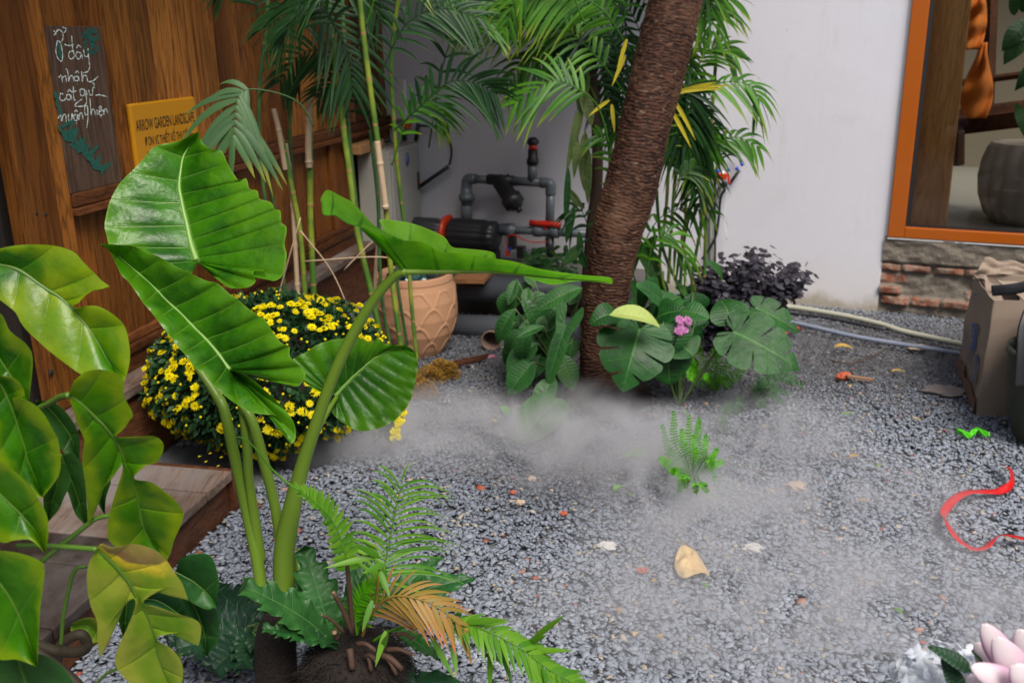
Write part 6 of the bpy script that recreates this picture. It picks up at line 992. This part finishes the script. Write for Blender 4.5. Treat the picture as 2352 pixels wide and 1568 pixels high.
chip('tan_stone', (1222, 1110), .018, m_beige, 'tan pebble left of the mist on the gravel', 'stone'); chip('tan_stone', (1195, 1165), .018, m_beige, 'light tan pebble nearest the fern frond tips', 'stone')
chip('flat_stone', (2105, 805), .05, m_beige, 'flat pinkish stone lying on the grey pipe', 'stone', flat=.25); chip('tan_stone', (1395, 1265), .03, m_pale, 'pale angular stone in the middle of the gravel', 'stone', flat=.4)
chip('flat_stone', (2165, 905), .09, plain('grey_slab', (.20, .17, .155), .85, .2), 'flat grey broken slab before the cardboard box', 'stone', flat=.14)
def litter(px, L_, wd, ang, mat, lb, cat='leaf', name='fallen_leaf', kind='ovate', arch=.15):
    c_ = G(*px)+Z*.030; d = A([math.cos(ang), math.sin(ang), 0]); m = MB(); pleaf(m, c_-d*L_/2, c_+d*L_/2, wd/2, nrm=(0, 0, 1), kind=kind, arch=arch, fold=.25, quilt=.002, wave=.004, rnd=.5); return tag(m.build(name, mat), lb, cat)
m_dry = leafmat('dry_leaf', (.50, .34, .16), (.62, .46, .24), (.45, .30, .14), .05, .03, .7, trans=.1)
cz_ = crop(2000, 2000, 1.96)
dl = [(1370, 530), (1400, 470), (1440, 455), (1500, 450), (1540, 470), (1590, 540), (1640, 650), (1590, 660), (1520, 670), (1450, 690), (1400, 650), (1365, 590)]
m = MB(); ctr = G(*cz_(1480, 560))+Z*.05; ring = [G(*cz_(*p))+Z*(.022+.02*rng.random()) for p in dl]; ring.append(ring[0]); g_ = [[ctr*(1-s_)+q*s_+Z*.008*math.sin(s_*6+i*.21)*s_ for s_ in np.linspace(0, 1, 8)] for i, q in enumerate(cr(ring, 60))]; m.grid(g_, vc=np.repeat(np.linspace(0, 6, 60), 8), sc=np.tile(np.linspace(.1, .95, 8), 60), rnd=.6); m.tube([G(*cz_(1440, 470))+Z*.035, G(*cz_(1412, 410))+Z*.05], .003, 6); tag(m.build('dry_leaf', m_dry), 'crumpled dry yellow leaf lying alone on the gravel', 'leaf')
m_ylw = leafmat('yellow_litter', (.45, .27, .06), (.6, .4, .1), (.4, .3, .1), .05, .03, .6, trans=.1); m_grl = leafmat('green_litter', (.08, .2, .02), (.15, .32, .04), (.1, .2, .03), .05, .03, .5, trans=.1)
litter((1935, 813), .10, .05, -.2, m_ylw, 'tan fallen leaf on the soil near the twig'); litter((1945, 968), .06, .02, .1, m_grl, 'small green leaf lying on grey gravel before the slab'); litter((2060, 868), .07, .02, -.1, m_ylw, 'thin yellow leaf left of the cardboard box'); litter((1420, 1140), .05, .03, .6, m_grl, 'yellow green scrap beside the brick chips')
litter((1960, 1066), .05, .02, .3, m_ylw, 'ochre leaf fragment on gravel right of the mist'); litter((1130, 834), .05, .02, .3, bladem('pink_scrap', (.7, .2, .3), (.8, .3, .4)), 'bright pink petal near the timber offcut', 'petal', 'petal'); litter((1830, 772), .06, .05, .4, m_red, 'red plastic scrap at the edge of the grey pipe', 'scrap', 'red_scrap', arch=.3); litter((1795, 778), .07, .03, -.3, m_red, 'flatter red scrap beside the monstera leaf tip', 'scrap', 'red_scrap')
m = MB(); R = random.Random(2); c_ = G(2232, 1012)+Z*.035; m.grid([[c_+A([.055*a_, .014*b_+.022*math.sin(a_*4), .012*math.sin(a_*9+b_*3)]) for b_ in np.linspace(-1, 1, 8)] for a_ in np.linspace(-1, 1, 26)], rnd=.5); tag(m.build('sweet_wrapper', plain('green_foil', (.10, .62, .02), .3, .5, 40), solid=.002), 'bright green crumpled wrapper on the gravel', 'wrapper')
m = MB(); m.tube([g7(*p, .03) for p in ((220, 945), (350, 965), (440, 940), (570, 885))], .004, 6, seg=20); tag(m.build('twig', m_stalk), 'thin curved brown twig on soil below the pipes', 'twig')
m = MB(); m.box(g7(330, 1065, .028), g7(510, 1090, .028)-g7(330, 1065, .028), A([0, .02, 0]), Z*.012); tag(m.build('wood_splinter', plain('splinter', (.3, .17, .1), .8), smooth=False), 'thin wood splinter beside the orange brick piece', 'wood')
R = random.Random(61)
for i in range(26):
    far_ = i < 18; px = (R.uniform(1120, 2150), R.uniform(860, 1180)) if far_ else (R.uniform(720, 2100), R.uniform(1150, 1500)); litter(px, R.uniform(.018, .035), R.uniform(.010, .018), R.uniform(0, 6.28), R.choice((m_ylw, m_dry, m_grl)), 'tiny scrap of dry leaf lying on the gravel', 'leaf scrap', 'leaf_scrap')['group'] = 'tiny leaf scraps scattered on the gravel'
for px in ((480, 1043), (505, 1052), (470, 1062), (528, 1040), (498, 1072), (455, 1050)):
    c_ = G(*px, .174); mb = MB(); pleaf(mb, c_, c_+A([.010, .004, .003]), .004, nrm=(0, 0, 1), kind='ovate'); tag(mb.build('fallen_petal', m_petal), 'tiny yellow petal fallen on the weathered deck board', 'petal', 'yellow petals fallen on the deck')
# red ribbon
cr_ = crop(3100, 1800, 1.6837)
def ribbon():
    pts = [(1505, 105), (1560, 140), (1592, 190), (1590, 235), (1510, 265), (1400, 285), (1290, 305), (1200, 345), (1145, 400), (1130, 450), (1150, 500), (1180, 570), (1240, 615), (1340, 645), (1420, 645), (1480, 620), (1560, 600), (1700, 600), (1900, 640)]
    tw = [.3, .4, .9, 1.0, .3, .1, .0, .2, .5, .9, .8, .5, .2, .1, .3, .8, .2, .0, .1]
    c_ = cr([G(*cr_(*p), .04)+Z*.012*math.sin(i*1.3) for i, p in enumerate(pts)], 220); a_ = np.interp(np.linspace(0, 1, 220), np.linspace(0, 1, len(tw)), tw); t = np.gradient(c_, axis=0); g_ = []
    for i in range(220): s_ = nz(np.cross(nz(t[i]), Z)); v_ = s_*math.cos(a_[i])+Z*math.sin(a_[i]); g_.append([c_[i]+v_*w_+Z*.014*math.sin(a_[i]) for w_ in (-.0145, -.005, .005, .0145)])
    m = MB(); m.grid(g_); k = NT('red_satin'); b = k.n('TexNoise', i_Scale=20.); return m.build('ribbon', k.bsdf((.62, .008, .008), .3, b.outputs[0], .1, .003, .6, trans=.15), solid=.0008)
tag(ribbon(), 'shiny red ribbon curling across the gravel at right', 'ribbon')
# ================================================================ FOREGROUND FLOWERS
fl = thing('pink_bouquet', 'blurred pink and white tulip like blooms in the nearest corner', 'flowers', A([P(2330, 1560, 1.15)[0], 1.15, 0]))
k = NT('pink_white_petal'); f_ = k.attr('sc'); m_pw = k.bsdf(k.mix(k.ss(f_, .2, .9), (.66, .26, .50), (.95, .86, .88)), .5, None, trans=.3)
def tepal(m, px0, px1, wpx, d, tilt=.3):
    a_, b_ = P(*px0, d), P(*px1, d); ax = nz(b_-a_); L_ = np.linalg.norm(b_-a_); nn = nz(CAM-a_); sd_ = nz(np.cross(ax, nn)); nn = np.cross(sd_, ax); hw = wpx/2/FP*d*1.1; g_ = []; sc_ = []
    for s_ in np.linspace(0, 1, 30)**.8:
        w_ = hw*math.sin(math.pi*min(1, (.12+.88*s_)))**.55; g_.append([a_+ax*L_*s_+sd_*w_*q_+nn*(hw*.38*math.sqrt(max(0, 1-q_*q_*.9))*math.sin(math.pi*(.1+.85*s_))) for q_ in np.linspace(-1, 1, 10)]); sc_.append([(.25+.75*s_)*(1-.35*q_*q_) for q_ in np.linspace(-1, 1, 10)])
    m.grid(g_, sc=A(sc_))
cf = cr_
for i, (a_, b_, w_, d) in enumerate((((1500, 1330), (1400, 1165), 70, 1.17), ((1440, 1420), (1350, 1290), 60, 1.2), ((1620, 1480), (1480, 1250), 95, 1.12), ((1540, 1560), (1320, 1450), 80, 1.10), ((1720, 1400), (1640, 1200), 80, 1.16), ((1460, 1640), (1290, 1520), 80, 1.12), ((1700, 1560), (1600, 1440), 90, 1.08))):
    a_ = (b_[0]+(a_[0]-b_[0])*1.9, b_[1]+(a_[1]-b_[1])*1.9); m = MB(); tepal(m, cf(*a_), cf(*b_), w_*.92, d); m.build('petal', m_pw, fl, solid=.002)
m = MB(); m.tube([P(*cf(1600, 1480), 1.14), A([P(2330, 1560, 1.15)[0]+.02, 1.15, .6]), A([P(2330, 1560, 1.15)[0], 1.15, .0])], (.012, .008, .01), 10, seg=20); m.build('stem', m_pet2, fl)
hy = thing('white_hydrangea', 'pale blue white flower cluster below the pink blooms', 'flowers', A([P(2200, 1568, 1.2)[0], 1.22, 0])); m = MB(); R = random.Random(8); hc = P(*cf(1190, 1560), 1.25)
for i in range(120):
    d = nz(A([R.uniform(-1, 1), R.uniform(-1, .3), R.uniform(-.2, 1)])); c_ = hc+d*A([.08, .055, .055])*R.uniform(.8, 1.15); d = nz(d+A([R.uniform(-.7, .7) for _ in range(3)]))
    for j in range(4): a_ = j*1.571+R.random(); u = nz(np.cross(d, A([.2, .3, 1]))); v_ = np.cross(d, u); dd = nz(u*math.cos(a_)+v_*math.sin(a_)+d*.25); blade(m, c_, dd, R.uniform(.015, .021), nz(np.cross(dd, d)), .0085, R.uniform(-.2, .4), R.random(), seg=3, grav=d)
m.build('florets', bladem('pale_petal', (.75, .79, .86), (.92, .94, .96), None, .6, .3), hy); m = MB(); m.tube([hc, A([hc[0], 1.25, 0])], .008, 8); m.build('stem', m_pet2, hy)
for b, t, w_ in (((1330, 1500), (1025, 1320), 100), ((1250, 1640), (1120, 1400), 110)):
    leafpart(hy, m_seld, cf(*b), cf(*t), w_/1.6837/1.7415, 'ovate', 1.17, 1.2, arch=.1, rnd=1.)
leafpart(hy, m_xan, cf(1400, 1420), cf(1320, 1350), 30, 'ovate', 1.2, 1.2); leafpart(hy, m_xan, cf(1000, 1600), cf(900, 1555), 30, 'ovate', 1.25, 1.25)
# ================================================================ MIST
def mist():
    m = MB(); m.box((-1.0, 1.75, .022), A([4.2, 0, 0]), A([0, 3.0, 0]), Z*.50); k = NT('mist_volume'); k.out.inputs
    pos = k.n('NewGeometry').outputs['Position']; s3 = k.n('SeparateXYZ'); k.put(s3.inputs[0], pos); X, Y, Zc = s3.outputs
    def blob(cx, cy, cz, rx, ry, rz, a_, rot=0):
        dx = k.math('SUBTRACT', X, cx); dy = k.math('SUBTRACT', Y, cy); c_, s_ = math.cos(rot), math.sin(rot)
        ux = k.math('DIVIDE', k.math('ADD', k.math('MULTIPLY', dx, c_), k.math('MULTIPLY', dy, s_)), rx); uy = k.math('DIVIDE', k.math('SUBTRACT', k.math('MULTIPLY', dy, c_), k.math('MULTIPLY', dx, s_)), ry); uz = k.math('DIVIDE', k.math('SUBTRACT', Zc, cz), rz)
        r2 = k.math('ADD', k.math('ADD', k.math('MULTIPLY', ux, ux), k.math('MULTIPLY', uy, uy)), k.math('MULTIPLY', uz, uz)); return k.math('MULTIPLY', k.math('SUBTRACT', 1, k.ss(r2, 0., 1.)), a_)
    tot = None
    for b in MIST:
        q = blob(*b); tot = q if tot is None else k.math('ADD', tot, q)
    n1 = k.n('TexNoise', i_Scale=4.2, i_Detail=6., i_Roughness=.66, i_Distortion=1.1); k.put(n1.inputs['Vector'], pos); nn = k.math('MULTIPLY', k.ss(n1.outputs['Fac'], .34, .68), .95)
    den = k.math('MULTIPLY', tot, nn); v = k.n('ShaderNodeVolumePrincipled'.replace('ShaderNode', '')); v.inputs['Color'].default_value = (.87, .87, .91, 1); v.inputs['Anisotropy'].default_value = .1; k.put(v.inputs['Density'], den)
    k.t.links.new(v.outputs[0], k.out.inputs['Volume']); o = m.build('mist', k.m, smooth=False); tag(o, 'low white mist drifting over the gravel around the trunk', 'mist', kind='stuff')
def gp(x, y, z): p = G(x, y, z); return (p[0], p[1], z)
MIST = [(*gp(860, 1000, .07), .50, .36, .15, 7), (*gp(1010, 985, .10), .50, .38, .18, 8), (*gp(1180, 1000, .09), .4, .36, .17, 5), (*gp(1400, 1040, .11), .52, .40, .20, 6.5), (*gp(1540, 1010, .1), .45, .28, .17, 4.5), (*gp(1650, 1200, .05), .60, .45, .11, 8), (*gp(1860, 1150, .05), .75, .55, .11, 5.5), (*gp(1900, 1400, .05), 1.0, .6, .10, 8), (*gp(2100, 1500, .05), .7, .5, .1, 7), (*gp(1500, 1400, .04), .6, .4, .08, 4.5), (*gp(1780, 990, .1), .45, .35, .17, 4), (*gp(1330, 950, .12), .32, .25, .16, 4)]
mist()
